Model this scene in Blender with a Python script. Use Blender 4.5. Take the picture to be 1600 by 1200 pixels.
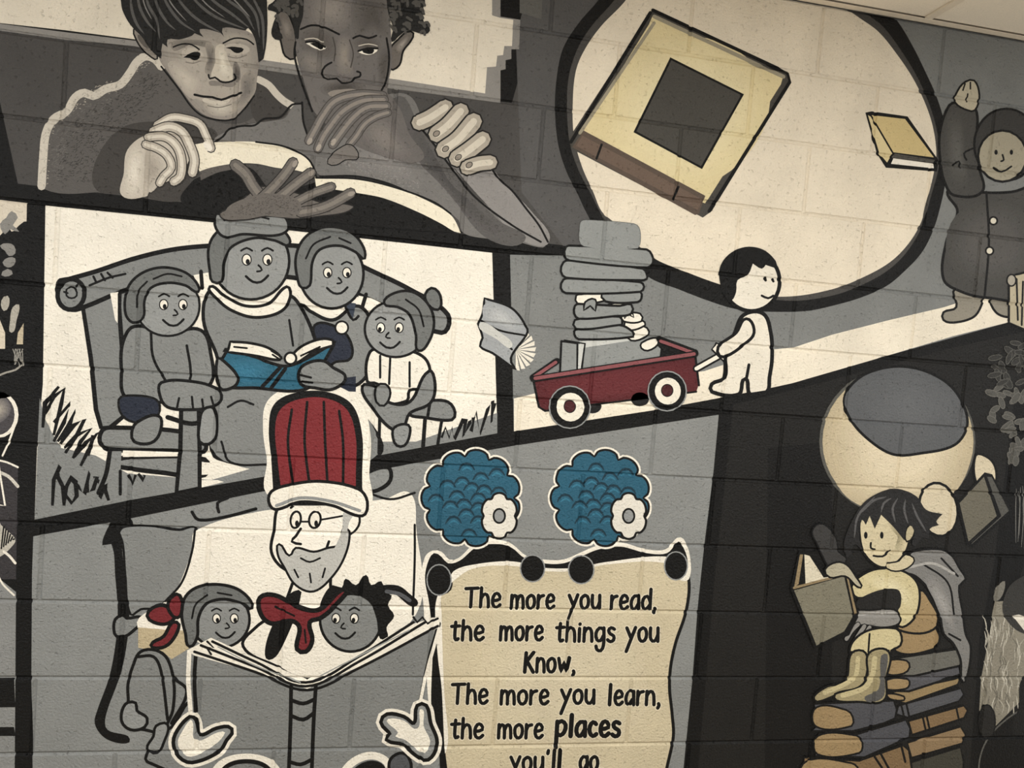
import bpy, math, random
import numpy as np
from mathutils import Vector, Matrix, Euler
from mathutils.geometry import delaunay_2d_cdt
for _o in list(bpy.data.objects): bpy.data.objects.remove(_o)
sc = bpy.context.scene
COL = sc.collection
# ---------------------------------------------------------------- camera (calibrated on the block joints)
FPX = 1135.02
RX, RY, RZ = 1.5220007, -0.0801373, -0.1714901
CAM = Vector((0.8338083, -2.0189191, 1.1538038))
cd = bpy.data.cameras.new('camera'); cam = bpy.data.objects.new('camera', cd); COL.objects.link(cam)
ROT = Euler((RX, RY, RZ), 'XYZ')
cam.location = CAM; cam.rotation_euler = ROT
cd.sensor_fit = 'HORIZONTAL'; cd.sensor_width = 36; cd.lens = FPX / 1600 * 36
cd.clip_start = 0.02; cd.clip_end = 60
sc.camera = cam
# ---------------------------------------------------------------- world, lights, exposure
w = bpy.data.worlds.new('room_light'); sc.world = w; w.use_nodes = True
bg = w.node_tree.nodes['Background']; bg.inputs[0].default_value = (1.0, 0.995, 0.985, 1); bg.inputs[1].default_value = 0.50
def area(name, loc, sx, sy, power, col, rot=(0, 0, 0)):
    l = bpy.data.lights.new(name, 'AREA'); l.shape = 'RECTANGLE'; l.size = sx; l.size_y = sy
    l.energy = power; l.color = col
    o = bpy.data.objects.new(name, l); COL.objects.link(o); o.location = loc; o.rotation_euler = rot
    return o
CEIL = 2.2352; FLOOR = -0.4064
for lx, ly, p in ((1.05, -1.6, 25), (-1.4, -1.6, 20), (3.5, -1.6, 20)):
    area('ceiling_lamp', (lx, ly, CEIL - 0.012), 1.15, 0.55, p, (1.0, 1.0, 0.99))
sc.view_settings.view_transform = 'Standard'; sc.view_settings.look = 'None'
sc.view_settings.gamma = 1; sc.view_settings.use_curve_mapping = False
sc.view_settings.exposure = 0.45
# ---------------------------------------------------------------- helpers
CW, CH = 406.4, 203.2           # block module in millimetres
HW, DEP = 6.5, 5.0              # joint half width and depth
M3 = ROT.to_matrix()
def P(x, y):                    # a point of the flat mural surface, in millimetres on the wall
    d = M3 @ Vector(((x - 800) / FPX, -(y - 600) / FPX, -1))
    t = -CAM.y / d.y
    return ((CAM.x + t * d.x) * 1000, (CAM.z + t * d.z) * 1000)
def lin(c):
    c = c.lstrip('#'); o = []
    for i in (0, 2, 4):
        v = int(c[i:i+2], 16) / 255
        o.append(v / 12.92 if v <= .04045 else ((v + .055) / 1.055) ** 2.4)
    return tuple(o)
def mixh(a, b, t):
    a = a.lstrip('#'); b = b.lstrip('#')
    return '#' + ''.join('%02x' % round(int(a[i:i+2], 16) * (1 - t) + int(b[i:i+2], 16) * t) for i in (0, 2, 4))
def course_off(i): return 0.0 if i % 2 == 0 else CW / 2
HM_ = HW * .55
def gl(d):                      # tooled joint, straight facets so that every paint layer follows it exactly
    if d >= HW: return 0.0
    if d >= HM_: return DEP * .7 * (HW - d) / (HW - HM_)
    return DEP * (1 - .3 * d / HM_)
def groove(X, Z):
    i = math.floor(Z / CH); dz = min(Z - i * CH, (i + 1) * CH - Z)
    if dz <= HM_: return gl(dz)
    o = course_off(i); n = round((X - o) / CW); dx = X - o - n * CW
    if abs(dx) >= HW: return gl(dz)
    if dz >= HW: return gl(abs(dx))
    br_ = (-HW, -HM_, 0, HM_, HW)
    for xa, xb in zip(br_, br_[1:]):
        if xa <= dx <= xb: break
    u = (dx - xa) / (xb - xa); v = (dz - HM_) / (HW - HM_); gc = DEP * .7; ga, gb = gl(abs(xa)), gl(abs(xb))
    return gc + (gb - gc) * v if v < u else gc + (ga - gc) * v + (gb - ga) * u
def pts(s):
    if not isinstance(s, str): return [(p[0], p[1], False) for p in s]
    r = []
    for q in s.split():
        sh = q.endswith('!'); a, b = q.rstrip('!').split(','); r.append((float(a), float(b), sh))
    return r
def cr(p0, p1, p2, p3, t):      # Hermite curve with length-matched tangents: round, without overshoot
    L = math.hypot(p2[0]-p1[0], p2[1]-p1[1]) or 1
    a = math.hypot(p2[0]-p0[0], p2[1]-p0[1]) or 1; b = math.hypot(p3[0]-p1[0], p3[1]-p1[1]) or 1
    h0, h1, h2, h3 = 2*t**3-3*t*t+1, t**3-2*t*t+t, -2*t**3+3*t*t, t**3-t*t
    return tuple(h0*p1[k] + h1*(p2[k]-p0[k])/a*L + h2*p2[k] + h3*(p3[k]-p1[k])/b*L for k in (0, 1))
def smooth(pp, closed):
    n = len(pp)
    if n < 3: return [(p[0], p[1]) for p in pp]
    out = []
    for i in range(n if closed else n - 1):
        p1 = pp[i]; p2 = pp[(i + 1) % n]
        p0 = pp[(i - 1) % n] if (closed or i > 0) else p1
        p3 = pp[(i + 2) % n] if (closed or i + 2 < n) else p2
        if p1[2]: p0 = p1
        if p2[2]: p3 = p2
        L = math.hypot(p2[0]-p1[0], p2[1]-p1[1]); k = max(2, min(8, int(L / 5)))
        for j in range(k): out.append(cr(p0, p1, p2, p3, j / k))
    if not closed: out.append((pp[-1][0], pp[-1][1]))
    return out
# a shape = (list of convex-or-simple pixel polygons, colour)
def F(c, s, sm=True):
    p = pts(s); return [([smooth(p, True) if sm else [(a, b) for a, b, _ in p]], c)]
def R_(c, s): return F(c, s, False)
def S(c, wd, s, taper=0.0, closed=False, sm=True):
    if c == K and 1.9 < wd < 7: wd *= 1.22
    p = pts(s); q = smooth(p, closed) if sm else [(a, b) for a, b, _ in p]
    qq = [q[0]]
    for a in q[1:]:
        if math.hypot(a[0]-qq[-1][0], a[1]-qq[-1][1]) > .6: qq.append(a)
    q = qq
    if closed and math.hypot(q[0][0]-q[-1][0], q[0][1]-q[-1][1]) < .6: q = q[:-1]
    n = len(q)
    if n < 2: return []
    L, Rr = [], []
    for i in range(n):
        a = q[(i - 1) % n] if (closed or i > 0) else q[i]; b = q[(i + 1) % n] if (closed or i < n - 1) else q[i]
        dx, dy = b[0]-a[0], b[1]-a[1]; l = math.hypot(dx, dy) or 1
        t = i / (n - 1); h = wd / 2
        if taper and not closed: h *= (1 - taper) + taper * math.sin(math.pi * min(1, max(0, t))) ** .6
        if not closed and wd > 3 and not taper: pass
        nx, ny = -dy / l * h, dx / l * h
        L.append((q[i][0] + nx, q[i][1] + ny)); Rr.append((q[i][0] - nx, q[i][1] - ny))
    polys = []
    for i in range(n if closed else n - 1):
        j = (i + 1) % n
        polys.append([L[i], L[j], Rr[j], Rr[i]])
    if not closed and not taper and wd > 2.5:
        for c0, c1 in ((q[0], q[1]), (q[-1], q[-2])):
            polys.append([(c0[0] + wd/2*math.cos(k*math.pi/4), c0[1] + wd/2*math.sin(k*math.pi/4)) for k in range(8)])
    return [(polys, c)]
def KS(wd, *ss):                # several black brush lines
    r = []
    for s in ss: r += S(K, wd, s)
    return r
def O(c, s, wd=3.5, oc=None, sm=True):    # fill with a painted outline
    return F(c, s, sm) + S(oc or K, wd, s, closed=True, sm=sm)
def EL(c, cx, cy, rx, ry, rot=0, wd=0, oc=None, n=20):
    r = math.radians(rot); q = []; n = 40 if rx > 40 else n
    for k in range(n):
        a = 2 * math.pi * k / n; x, y = rx * math.cos(a), ry * math.sin(a)
        q.append((cx + x*math.cos(r) - y*math.sin(r), cy + x*math.sin(r) + y*math.cos(r)))
    o = [([q], c)]
    if wd: o += S(oc or K, wd, q, closed=True, sm=False)
    return o
def BL(c0, c1, s, n=5, f0=.25):   # soft brushed blend: colour c0 at the rim to c1 at the heart
    n *= 2; q = smooth(pts(s), True); cx = sum(a for a, _ in q)/len(q); cy = sum(b for _, b in q)/len(q); o = []
    for k in range(n):
        t = k / (n - 1); f = 1 - t * (1 - f0)
        o.append(([[(cx + (x-cx)*f, cy + (y-cy)*f) for x, y in q]], mixh(c0, c1, (k + 1) / n)))
    return o
def FG(c, s, wd, hi=None, oc=None, ow=2.5):   # a finger or limb: thick rounded stroke, outline below, light above
    o = S(oc or K, wd + 2*ow, s) + S(c, wd, s)
    if hi: o += S(hi, wd * .42, s)
    return o
# ---------------------------------------------------------------- materials
def paint(name, rough, bump, var=.10, sc1=150., metal=0):
    m = bpy.data.materials.new(name); m.use_nodes = True; nt = m.node_tree; N = nt.nodes; Lk = nt.links
    b = N['Principled BSDF']; b.inputs['Roughness'].default_value = rough; b.inputs['Specular IOR Level'].default_value = .2
    g = N.new('ShaderNodeNewGeometry')
    at = N.new('ShaderNodeAttribute'); at.attribute_name = 'Col'
    n1 = N.new('ShaderNodeTexNoise'); n1.inputs['Scale'].default_value = 7; n1.inputs['Detail'].default_value = 5
    n2 = N.new('ShaderNodeTexNoise'); n2.inputs['Scale'].default_value = sc1; n2.inputs['Detail'].default_value = 4; n2.inputs['Roughness'].default_value = .6
    n3 = N.new('ShaderNodeTexNoise'); n3.inputs['Scale'].default_value = 95; n3.inputs['Detail'].default_value = 2
    for n in (n1, n2, n3): Lk.new(g.outputs['Position'], n.inputs['Vector'])
    mr = N.new('ShaderNodeMapRange'); mr.inputs[1].default_value = .3; mr.inputs[2].default_value = .7
    mr.inputs[3].default_value = 1 - var; mr.inputs[4].default_value = 1 + var * .5
    Lk.new(n1.outputs['Fac'], mr.inputs[0])
    mx = N.new('ShaderNodeVectorMath'); mx.operation = 'SCALE'
    Lk.new(at.outputs['Color'], mx.inputs[0]); Lk.new(mr.outputs[0], mx.inputs['Scale'])
    Lk.new(mx.outputs[0], b.inputs['Base Color'])
    pit = N.new('ShaderNodeMapRange'); pit.inputs[1].default_value = .63; pit.inputs[2].default_value = .72; pit.inputs[3].default_value = 1; pit.inputs[4].default_value = 0   # small pits where a noise mask allows
    Lk.new(n3.outputs['Fac'], pit.inputs[0])
    ad = N.new('ShaderNodeMath'); ad.operation = 'MULTIPLY_ADD'; ad.inputs[1].default_value = .6
    Lk.new(pit.outputs[0], ad.inputs[0]); Lk.new(n2.outputs['Fac'], ad.inputs[2])
    bp = N.new('ShaderNodeBump'); bp.inputs['Strength'].default_value = bump; bp.inputs['Distance'].default_value = .006
    Lk.new(ad.outputs[0], bp.inputs['Height']); Lk.new(bp.outputs[0], b.inputs['Normal'])
    return m
M_WALL = paint('painted_block', .42, .8)
M_ART = paint('mural_paint', .40, .8, .07)
def plain(name, col, rough=.6, bump=0, scale=60, emit=0):
    m = bpy.data.materials.new(name); m.use_nodes = True; nt = m.node_tree; N = nt.nodes; b = N['Principled BSDF']
    b.inputs['Roughness'].default_value = rough
    n = N.new('ShaderNodeTexNoise'); n.inputs['Scale'].default_value = scale; n.inputs['Detail'].default_value = 6
    g = N.new('ShaderNodeNewGeometry'); nt.links.new(g.outputs['Position'], n.inputs['Vector'])
    cr_ = N.new('ShaderNodeMapRange'); cr_.inputs[3].default_value = .88; cr_.inputs[4].default_value = 1.08
    nt.links.new(n.outputs['Fac'], cr_.inputs[0])
    v = N.new('ShaderNodeVectorMath'); v.operation = 'SCALE'; v.inputs[0].default_value = lin(col)
    nt.links.new(cr_.outputs[0], v.inputs['Scale']); nt.links.new(v.outputs[0], b.inputs['Base Color'])
    if bump:
        bp = N.new('ShaderNodeBump'); bp.inputs['Strength'].default_value = bump; bp.inputs['Distance'].default_value = .003
        nt.links.new(n.outputs['Fac'], bp.inputs['Height']); nt.links.new(bp.outputs[0], b.inputs['Normal'])
    if emit:
        b.inputs['Emission Color'].default_value = (1, .93, .83, 1); b.inputs['Emission Strength'].default_value = emit
    return m
# ---------------------------------------------------------------- planar paint mesher
def groove_lines(x0, x1, z0, z1):
    E = []
    for i in range(math.floor(z0 / CH) - 1, math.ceil(z1 / CH) + 2):
        for d in (-HW, -HW*.55, 0, HW*.55, HW):
            z = i * CH + d
            if z0 < z < z1: E.append(((x0 - 1, z), (x1 + 1, z)))
        a, b = i * CH + HM_, (i + 1) * CH - HM_
        if b <= z0 - 1 or a >= z1 + 1: continue
        o = course_off(i)
        for n in range(math.floor((x0 - o) / CW) - 1, math.ceil((x1 - o) / CW) + 2):
            for d in (-HW, -HW*.55, 0, HW*.55, HW):
                x = o + n * CW + d
                if x0 - HW < x < x1 + HW: E.append(((x, a), (x, b)))
            xs_ = [o + n * CW + d for d in (-HW, -HW*.55, 0, HW*.55, HW)]
            if xs_[0] < x1 and xs_[-1] > x0:
                for xa, xb in zip(xs_, xs_[1:]): E += [((xa, a), (xb, i*CH + HW)), ((xa, b), (xb, (i+1)*CH - HW))]
    return E
def cdt_mesh(polys, cols, org, lift, must=None):
    """polys in mm wall coordinates, later ones paint over earlier ones; returns verts, tris, colours"""
    V, E = [], []
    for q in polys:
        b = len(V); V += [Vector(p) for p in q]; E += [(b + i, b + (i + 1) % len(q)) for i in range(len(q))]
    x0 = min(v.x for v in V); x1 = max(v.x for v in V); z0 = min(v.y for v in V); z1 = max(v.y for v in V)
    for a, b in groove_lines(x0, x1, z0, z1):
        E.append((len(V), len(V) + 1)); V += [Vector(a), Vector(b)]
    vo, eo, fo, ov, oe, of = delaunay_2d_cdt(V, E, [], 0, 1e-3, False)
    vv = np.array([(v.x, v.y) for v in vo]); ff = np.array([f[:3] for f in fo])
    A, B, C_ = vv[ff[:, 0]], vv[ff[:, 1]], vv[ff[:, 2]]
    area2 = (B[:, 0]-A[:, 0])*(C_[:, 1]-A[:, 1]) - (B[:, 1]-A[:, 1])*(C_[:, 0]-A[:, 0])
    cen = (A + B + C_) / 3; own = np.full(len(ff), -1)
    order = np.argsort(cen[:, 0]); cx = cen[order, 0]; cy = cen[order, 1]
    for k, q in enumerate(polys):
        q = np.array(q); lo, hi = np.searchsorted(cx, (q[:, 0].min(), q[:, 0].max()))
        if hi <= lo: continue
        y0, y1 = q[:, 1].min(), q[:, 1].max()
        m = np.nonzero((cy[lo:hi] >= y0) & (cy[lo:hi] <= y1))[0] + lo
        if not len(m): continue
        px, py = cx[m][:, None], cy[m][:, None]; ax, ay = q[:, 0], q[:, 1]; bx, by = np.roll(ax, -1), np.roll(ay, -1)
        dy = np.where(by == ay, 1e-9, by - ay)
        cr_ = ((ay > py) != (by > py)) & (px < (bx - ax) * (py - ay) / dy + ax)
        own[order[m[cr_.sum(1) % 2 == 1]]] = k
    ok = (own >= 0) & (np.abs(area2) > 1e-4)
    if must is not None:
        ok &= (cen[:, 0] > polys[0][0][0]) & (cen[:, 0] < polys[0][1][0]) & (cen[:, 1] > polys[0][0][1]) & (cen[:, 1] < polys[0][2][1])
    vs = [(x / 1000 - org[0], groove(x, y) / 1000 - lift - org[1], y / 1000 - org[2]) for x, y in vv]
    tris, cc = [], []
    for i in np.nonzero(ok)[0]:
        f = [int(j) for j in ff[i]]
        tris.append(tuple(f if area2[i] > 0 else f[::-1])); cc.append(cols[own[i]])
    return vs, tris, cc
def mk_obj(name, vs, tris, cc, mat, loc=(0, 0, 0), parent=None):
    used = sorted({i for t in tris for i in t}); mp = {a: b for b, a in enumerate(used)}
    me = bpy.data.meshes.new(name)
    me.from_pydata([vs[i] for i in used], [], [tuple(mp[i] for i in t) for t in tris])
    ca = me.color_attributes.new('Col', 'FLOAT_COLOR', 'CORNER'); buf = []
    for t, c in zip(tris, cc):
        l = lin(c); y = sum(l) / 3; k = max(.2, 1 - .010 / max(y, .0001)); l = tuple(v * k for v in l)
        buf += [l[0], l[1], l[2], 1.0] * len(t)
    ca.data.foreach_set('color', buf)
    me.materials.append(mat); me.update()
    o = bpy.data.objects.new(name, me); COL.objects.link(o); o.location = loc
    if parent: o.parent = parent
    return o
LS = .00012
CATS = dict(painted_boy='painted person', painted_man='painted person', painted_girl='painted person', painted_child='painted person', painted_adult='painted person', painted_storyteller='painted person', painted_waving_child='painted person', painted_seated_child='painted person', painted_knee='knee',
    painted_open_book='book', painted_yellow_book='book', painted_small_book='book', painted_flying_book='book', painted_teal_book='book', painted_big_book='book', painted_closed_book='book', painted_held_book='book', painted_hands='hand', painted_raised_hand='hand', painted_night_tree='tree', painted_dark_boulder='boulder', painted_ball_figure='ball', painted_globe='ball')
def flat(shapes):
    polys, cols = [], []
    for ps, c in shapes:
        for q in ps:
            w_ = [P(x, y) for x, y in q]
            polys.append(w_); cols.append(c)
    return polys, cols
def art(name, label, cat, layer, parts, group=None):
    """one painted thing of the mural: parts = list of (part name, shapes[, label]); first painted is lowest"""
    allp = []
    data = []
    for pr in parts:
        polys, cols = flat(pr[1]); data.append((pr[0], polys, cols, pr[2] if len(pr) > 2 else None, pr[3] if len(pr) > 3 else None))
        allp += [p for q in polys for p in q]
    xs = [p[0] for p in allp]; zs = [p[1] for p in allp]
    loc = ((min(xs) + max(xs)) / 2000, 0, min(zs) / 1000)
    root = None
    if len(data) > 1:
        root = bpy.data.objects.new(name, None); COL.objects.link(root); root.location = loc; root.empty_display_size = .05
    for k, (pn, polys, cols, pl, ly) in enumerate(data):
        vs, tr, cc = cdt_mesh(polys, cols, loc, LS * (layer + k if ly is None else ly))
        o = mk_obj(pn if root else name, vs, tr, cc, M_ART, (0, 0, 0) if root else loc, root)
        if root is None: root = o
        elif pl: o['label'] = pl
    root['label'] = label; root['category'] = CATS.get(name, name.replace('painted_', '').replace('_', ' '))
    if group: root['group'] = group
    return root
def clip(q, x0, x1, z0, z1):
    for ax, lim, sg in ((0, x0, 1), (0, x1, -1), (1, z0, 1), (1, z1, -1)):
        out = []
        for i in range(len(q)):
            a, b = q[i-1], q[i]; ia = (a[ax]-lim)*sg >= 0; ib = (b[ax]-lim)*sg >= 0
            if ia != ib:
                t = (lim - a[ax]) / (b[ax] - a[ax]); out.append((a[0] + (b[0]-a[0])*t, a[1] + (b[1]-a[1])*t))
            if ib: out.append(b)
        q = out
        if len(q) < 3: return None
    return q
K = '#181817'; W = '#e9e3d5'; CREAM = '#e4dac6'
# ---------------------------------------------------------------- the painted fields of the wall (colour of the blocks themselves)
BLK = '#1d1d1c'
GRY = '#7d7f7d'; GLO = '#868886'
FIELDS = []
def fld(c, s, sm=False): FIELDS.append(([P(x, y) for x, y in (smooth(pts(s), True) if sm else [(a, b) for a, b, _ in pts(s)])], c))
fld('#4c4a48', '-60,36 0,47 230,70 400,103 600,135 800,160 880,-120 1100,-120 960,392 780,372 28,287 0,160')
fld('#575655', '806,60 850,-120 1100,-120 960,392 880,384 815,300')
fld('#64635f', '812,-60 850,-60 846,30 812,20')
fld('#8d8a85', '-20,34 0,37 100,50 215,64 400,92 760,140 782,150 782,160 600,137 400,107 210,72 100,61 0,47 -20,44')
fld('#8d8a85', '740,-60 782,-60 782,26 813,31 811,77 799,77 799,92 790,94 790,108 782,110 782,158 740,150')
fld('#e3dac8', '-300,-200 768,-200 769,24 782,28 802,31 800,72 788,72 786,86 777,87 775,104 761,105 758,146 625,125 400,92 215,62 100,47 0,36 -60,28')
# right-hand panel behind the wagon and its white road
fld(GRY, '797,398 960,400 1200,300 1330,-150 1900,-150 1900,380 1600,497 1200,607 803,674')
fld('#e8dfcc', '803,623 838,614 1100,580 1200,547 1240,543 1300,523 1390,500 1475,480 1600,440 1800,380 1800,450 1600,497 1570,505 1490,525 1382,557 1237,599 1200,607 1107,625 1015,642 803,674')
# oval
fld('#1f1f1e', '960,-40 935,0 905,35 880,75 870,120 867,170 872,225 885,268 902,302 915,330 935,362 990,402 1012,432 1060,452 1107,470 1150,483 1200,487 1260,486 1300,478 1345,465 1385,447 1412,425 1440,395 1458,360 1470,320 1477,285 1480,240 1475,190 1463,150 1445,110 1425,70 1400,30 1375,8 1330,-40 1200,-110 1060,-110', True)
fld('#4c4a47', '985,-40 960,0 925,40 903,75 889,118 886,165 890,222 904,266 922,300 937,330 950,352 1018,398 1120,436 1180,462 1237,470 1300,462 1345,446 1385,424 1415,396 1440,355 1455,305 1466,265 1468,238 1463,200 1452,163 1434,122 1410,82 1380,42 1350,18 1320,-10 1200,-90 1060,-90', True)
fld('#e5dac5', '1000,-40 978,0 940,40 915,75 900,110 895,160 897,215 910,262 927,300 940,330 959,347 1020,402 1070,424 1118,442 1180,460 1237,463 1300,452 1345,435 1390,410 1420,380 1440,345 1452,300 1460,265 1463,238 1458,200 1447,165 1428,125 1403,87 1373,50 1343,28 1310,5 1200,-80 1060,-80', True)
# family panel
fld('#eae4d6', '71,321 400,354 769,395 775,600 777,677 600,710 400,747 200,782 54,812 58,700 67,600')
fld('#828482', '59,690 62,622 72,660 95,700 120,705 150,712 200,740 330,750 540,690 650,690 700,672 777,645 777,677 600,710 400,747 200,782 54,812')
# lower panel
fld(GLO, '52,838 180,815 400,770 570,738 800,697 1123,648 1115,735 1100,855 1090,950 1082,1060 1068,1200 1055,1330 50,1330 51,1200 49,1062 50,900')
fld('#898b89', '52,1015 130,1030 160,1000 210,1020 200,1062 50,1062')
# lower right: charcoal with black bands
fld('#272624', '1146,632 1237,610 1382,572 1490,543 1600,518 1900,430 1900,1350 1080,1350 1091,1200 1117,900')
fld('#201f1e', '1200,700 1300,690 1300,1200 1195,1200')
fld('#1a1a19', '1553,880 1585,620 1620,610 1600,880 1550,1060 1528,1250 1512,1250 1530,1000')
fld('#8a8577', '1556,940 1700,930 1700,1040 1600,1090 1552,1138 1530,1110 1533,1060')
# strip at the left edge
fld('#d3c9b7', '-160,302 0,312 42,317 38,520 0,540 -160,545')
fld('#3d3a3c', '-160,735 0,718 28,730 25,905 -160,905')
fld('#878886', '-160,905 0,905 25,925 22,1330 -160,1330')
fld('#1d1d1c', '-160,1062 22,1060 24,1105 -160,1108')
fld('#1d1d1c', '-160,1136 22,1136 24,1150 -160,1150')
WX0, WX1 = -3 * CW, 10 * CW
IZ0, IZ1 = -2, 11
def painted_patch(x0, x1, z0, z1, org, lift=0):
    polys, cols = [[(x0, z0), (x1, z0), (x1, z1), (x0, z1)]], [BLK]
    for q, c in FIELDS:
        r = clip(q, x0, x1, z0, z1)
        if r:
            rr = [r[0]]
            for p in r[1:]:
                if abs(p[0]-rr[-1][0]) + abs(p[1]-rr[-1][1]) > .02: rr.append(p)
            if len(rr) > 2: polys.append(rr); cols.append(c)
    return cdt_mesh(polys, cols, org, lift, must=0)
# mortar and backing = the wall itself; each block a part
G0 = HW * .55
vs, tr, cc = [], [], []
def add(a):
    b = len(vs); vs.extend(a[0]); tr.extend(tuple(i + b for i in t) for t in a[1]); cc.extend(a[2])
for i in range(IZ0, IZ1 + 1):
    add(painted_patch(WX0, WX1, max(i*CH - G0, IZ0*CH), min(i*CH + G0, IZ1*CH), (0, 0, 0)))
    if i == IZ1: break
    o = course_off(i)
    for n in range(-3, 11):
        x = o + n * CW
        if WX0 < x < WX1: add(painted_patch(x - G0, x + G0, i*CH + G0, (i+1)*CH - G0, (0, 0, 0)))
b = len(vs)     # backing slab
X0, X1, Z0, Z1 = WX0/1000, WX1/1000, IZ0*CH/1000, IZ1*CH/1000
for y in (.012, .19):
    vs += [(X0, y, Z0), (X1, y, Z0), (X1, y, Z1), (X0, y, Z1)]
for q in ((0, 1, 2, 3), (7, 6, 5, 4), (0, 4, 5, 1), (1, 5, 6, 2), (2, 6, 7, 3), (3, 7, 4, 0)):
    tr.append(tuple(b + k for k in q)); cc.append('#8a8a88')
wall = mk_obj('wall_back', vs, tr, cc, M_WALL)
wall['kind'] = 'structure'
for i in range(IZ0, IZ1):
    o = course_off(i); z0, z1 = i*CH + G0, (i+1)*CH - G0
    for n in range(-4, 11):
        x0, x1 = max(o + n*CW + G0, WX0), min(o + (n+1)*CW - G0, WX1)
        if x1 - x0 < 20: continue
        org = ((x0 + x1) / 2000, 0, z0 / 1000)
        v, t, c = painted_patch(x0, x1, z0, z1, org)
        b = len(v); hx = (x1 - x0) / 2000; hz = (z1 - z0) / 1000
        for y in (DEP * .7 / 1000, .0115):
            v += [(-hx, y, 0), (hx, y, 0), (hx, y, hz), (-hx, y, hz)]
        for q in ((0, 4, 5, 1), (1, 5, 6, 2), (2, 6, 7, 3), (3, 7, 4, 0)):
            t.append(tuple(b + k for k in q)); c.append('#8a8a88')
        mk_obj('block', v, t, c, M_WALL, org, wall)
# ---------------------------------------------------------------- floor, ceiling grid, lamps
def boxm(name, boxes, mat, parent=None, loc=(0, 0, 0)):
    v, f = [], []
    for (a0, b0, c0, a1, b1, c1) in boxes:
        b = len(v)
        v += [(a0,b0,c0),(a1,b0,c0),(a1,b1,c0),(a0,b1,c0),(a0,b0,c1),(a1,b0,c1),(a1,b1,c1),(a0,b1,c1)]
        f += [tuple(b+k for k in q) for q in ((0,3,2,1),(4,5,6,7),(0,1,5,4),(1,2,6,5),(2,3,7,6),(3,0,4,7))]
    me = bpy.data.meshes.new(name); me.from_pydata(v, [], f); me.materials.append(mat)
    o = bpy.data.objects.new(name, me); COL.objects.link(o); o.location = loc
    if parent: o.parent = parent
    return o
RY0 = -3.2
m_floor = plain('floor_vinyl', '#b5aa98', .45, .1)
fl = boxm('floor', [(X0, RY0, FLOOR - .05, X1, 0.19, FLOOR)], m_floor); fl['kind'] = 'structure'
m_tile = plain('ceiling_tile', '#f2e8d6', .9, .5, 220)
m_grid = plain('grid_metal', '#e6dac6', .5)
m_panel = plain('lamp_panel', '#fff6e6', .4, emit=6)
ce = boxm('ceiling', [(X0, RY0, CEIL + .03, X1, 0.19, CEIL + .06)], m_tile); ce['kind'] = 'structure'
TW = .61
gx0 = 2.36 - 6 * TW
lamps = [(1.05, -1.6), (-1.4, -1.6), (3.5, -1.6)]
ry = [-.02]
gy = [0.0, -.31]
while gy[-1] > RY0: gy.append(gy[-1] - TW)
gxs = [gx0 + k * 1.22 for k in range(7) if X0 < gx0 + k*1.22 < X1]
bars = [(X0, -.024, CEIL, X1, 0.0, CEIL + .0015), (X0, -.0015, CEIL, X1, 0.0, CEIL + .022)]
for y in gy[1:]: bars.append((X0, y - .012, CEIL + .001, X1, y + .012, CEIL + .014))
for x in gxs: bars.append((x - .012, RY0, CEIL + .0005, x + .012, -.024, CEIL + .0125))
gr = boxm('ceiling_grid', bars, m_grid, ce)
xs_ = [X0] + gxs + [X1]
for a, b2 in zip(xs_, xs_[1:]):
    for y1, y0 in zip(gy, gy[1:]):
        boxm('ceiling_panel', [(a + .013, max(y0, RY0) + .013, CEIL + .006, b2 - .013, y1 - (.025 if y1 == 0 else .013), CEIL + .022)], m_tile, ce)
for k, (lx, ly) in enumerate(lamps):
    r = bpy.data.objects.new('ceiling_light', None); COL.objects.link(r); r.location = (lx, ly, CEIL)
    r['label'] = ['flat ceiling light above the middle of the mural wall', 'flat ceiling light above the left end of the mural wall', 'flat ceiling light above the right end of the mural wall'][k]
    r['category'] = 'ceiling light'; r['group'] = 'ceiling lights along the mural wall'
    boxm('frame', [(-.6, -.3, -.006, .6, -.285, .004), (-.6, .285, -.006, .6, .3, .004), (-.6, -.285, -.006, -.585, .285, .004), (.585, -.285, -.006, .6, .285, .004)], m_grid, r)
    boxm('diffuser', [(-.585, -.285, -.002, .585, .285, .003)], m_panel, r)
# ---------------------------------------------------------------- the paintings; every painted thing is a thing of its own
BG_ = '#808280'; HR = '#6c6e6c'; LG = '#8f918f'; NAVY = '#2b3140'; TEAL = '#2c6076'; RED = '#7d2a2e'
def face(cx, cy, rx, ry, skin, tilt=0, look=1, wd=3, sc_=1.0):
    r = EL(skin, cx, cy, rx, ry, tilt, wd)
    s = rx / 50 * sc_
    ex = look * 9 * s
    for dx in (-15, 15):
        r += EL(W, cx + ex + dx*s, cy - 2*s, 6.5*s, 8*s, 0, 1.8) + EL(K, cx + ex + dx*s + look*1.5*s, cy + 1*s, 3*s, 4*s)
        r += S(K, 2.4*s, '%f,%f %f,%f %f,%f' % (cx+ex+(dx-8)*s, cy-15*s, cx+ex+dx*s, cy-19*s, cx+ex+(dx+8)*s, cy-15*s))
    r += S(K, 2.4*s, '%f,%f %f,%f %f,%f' % (cx+ex+look*2*s, cy+6*s, cx+ex+look*7*s, cy+13*s, cx+ex, cy+15*s))
    r += S(K, 3*s, '%f,%f %f,%f %f,%f %f,%f' % (cx+ex-16*s, cy+22*s, cx+ex-6*s, cy+30*s, cx+ex+6*s, cy+30*s, cx+ex+16*s, cy+21*s))
    return r
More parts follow.
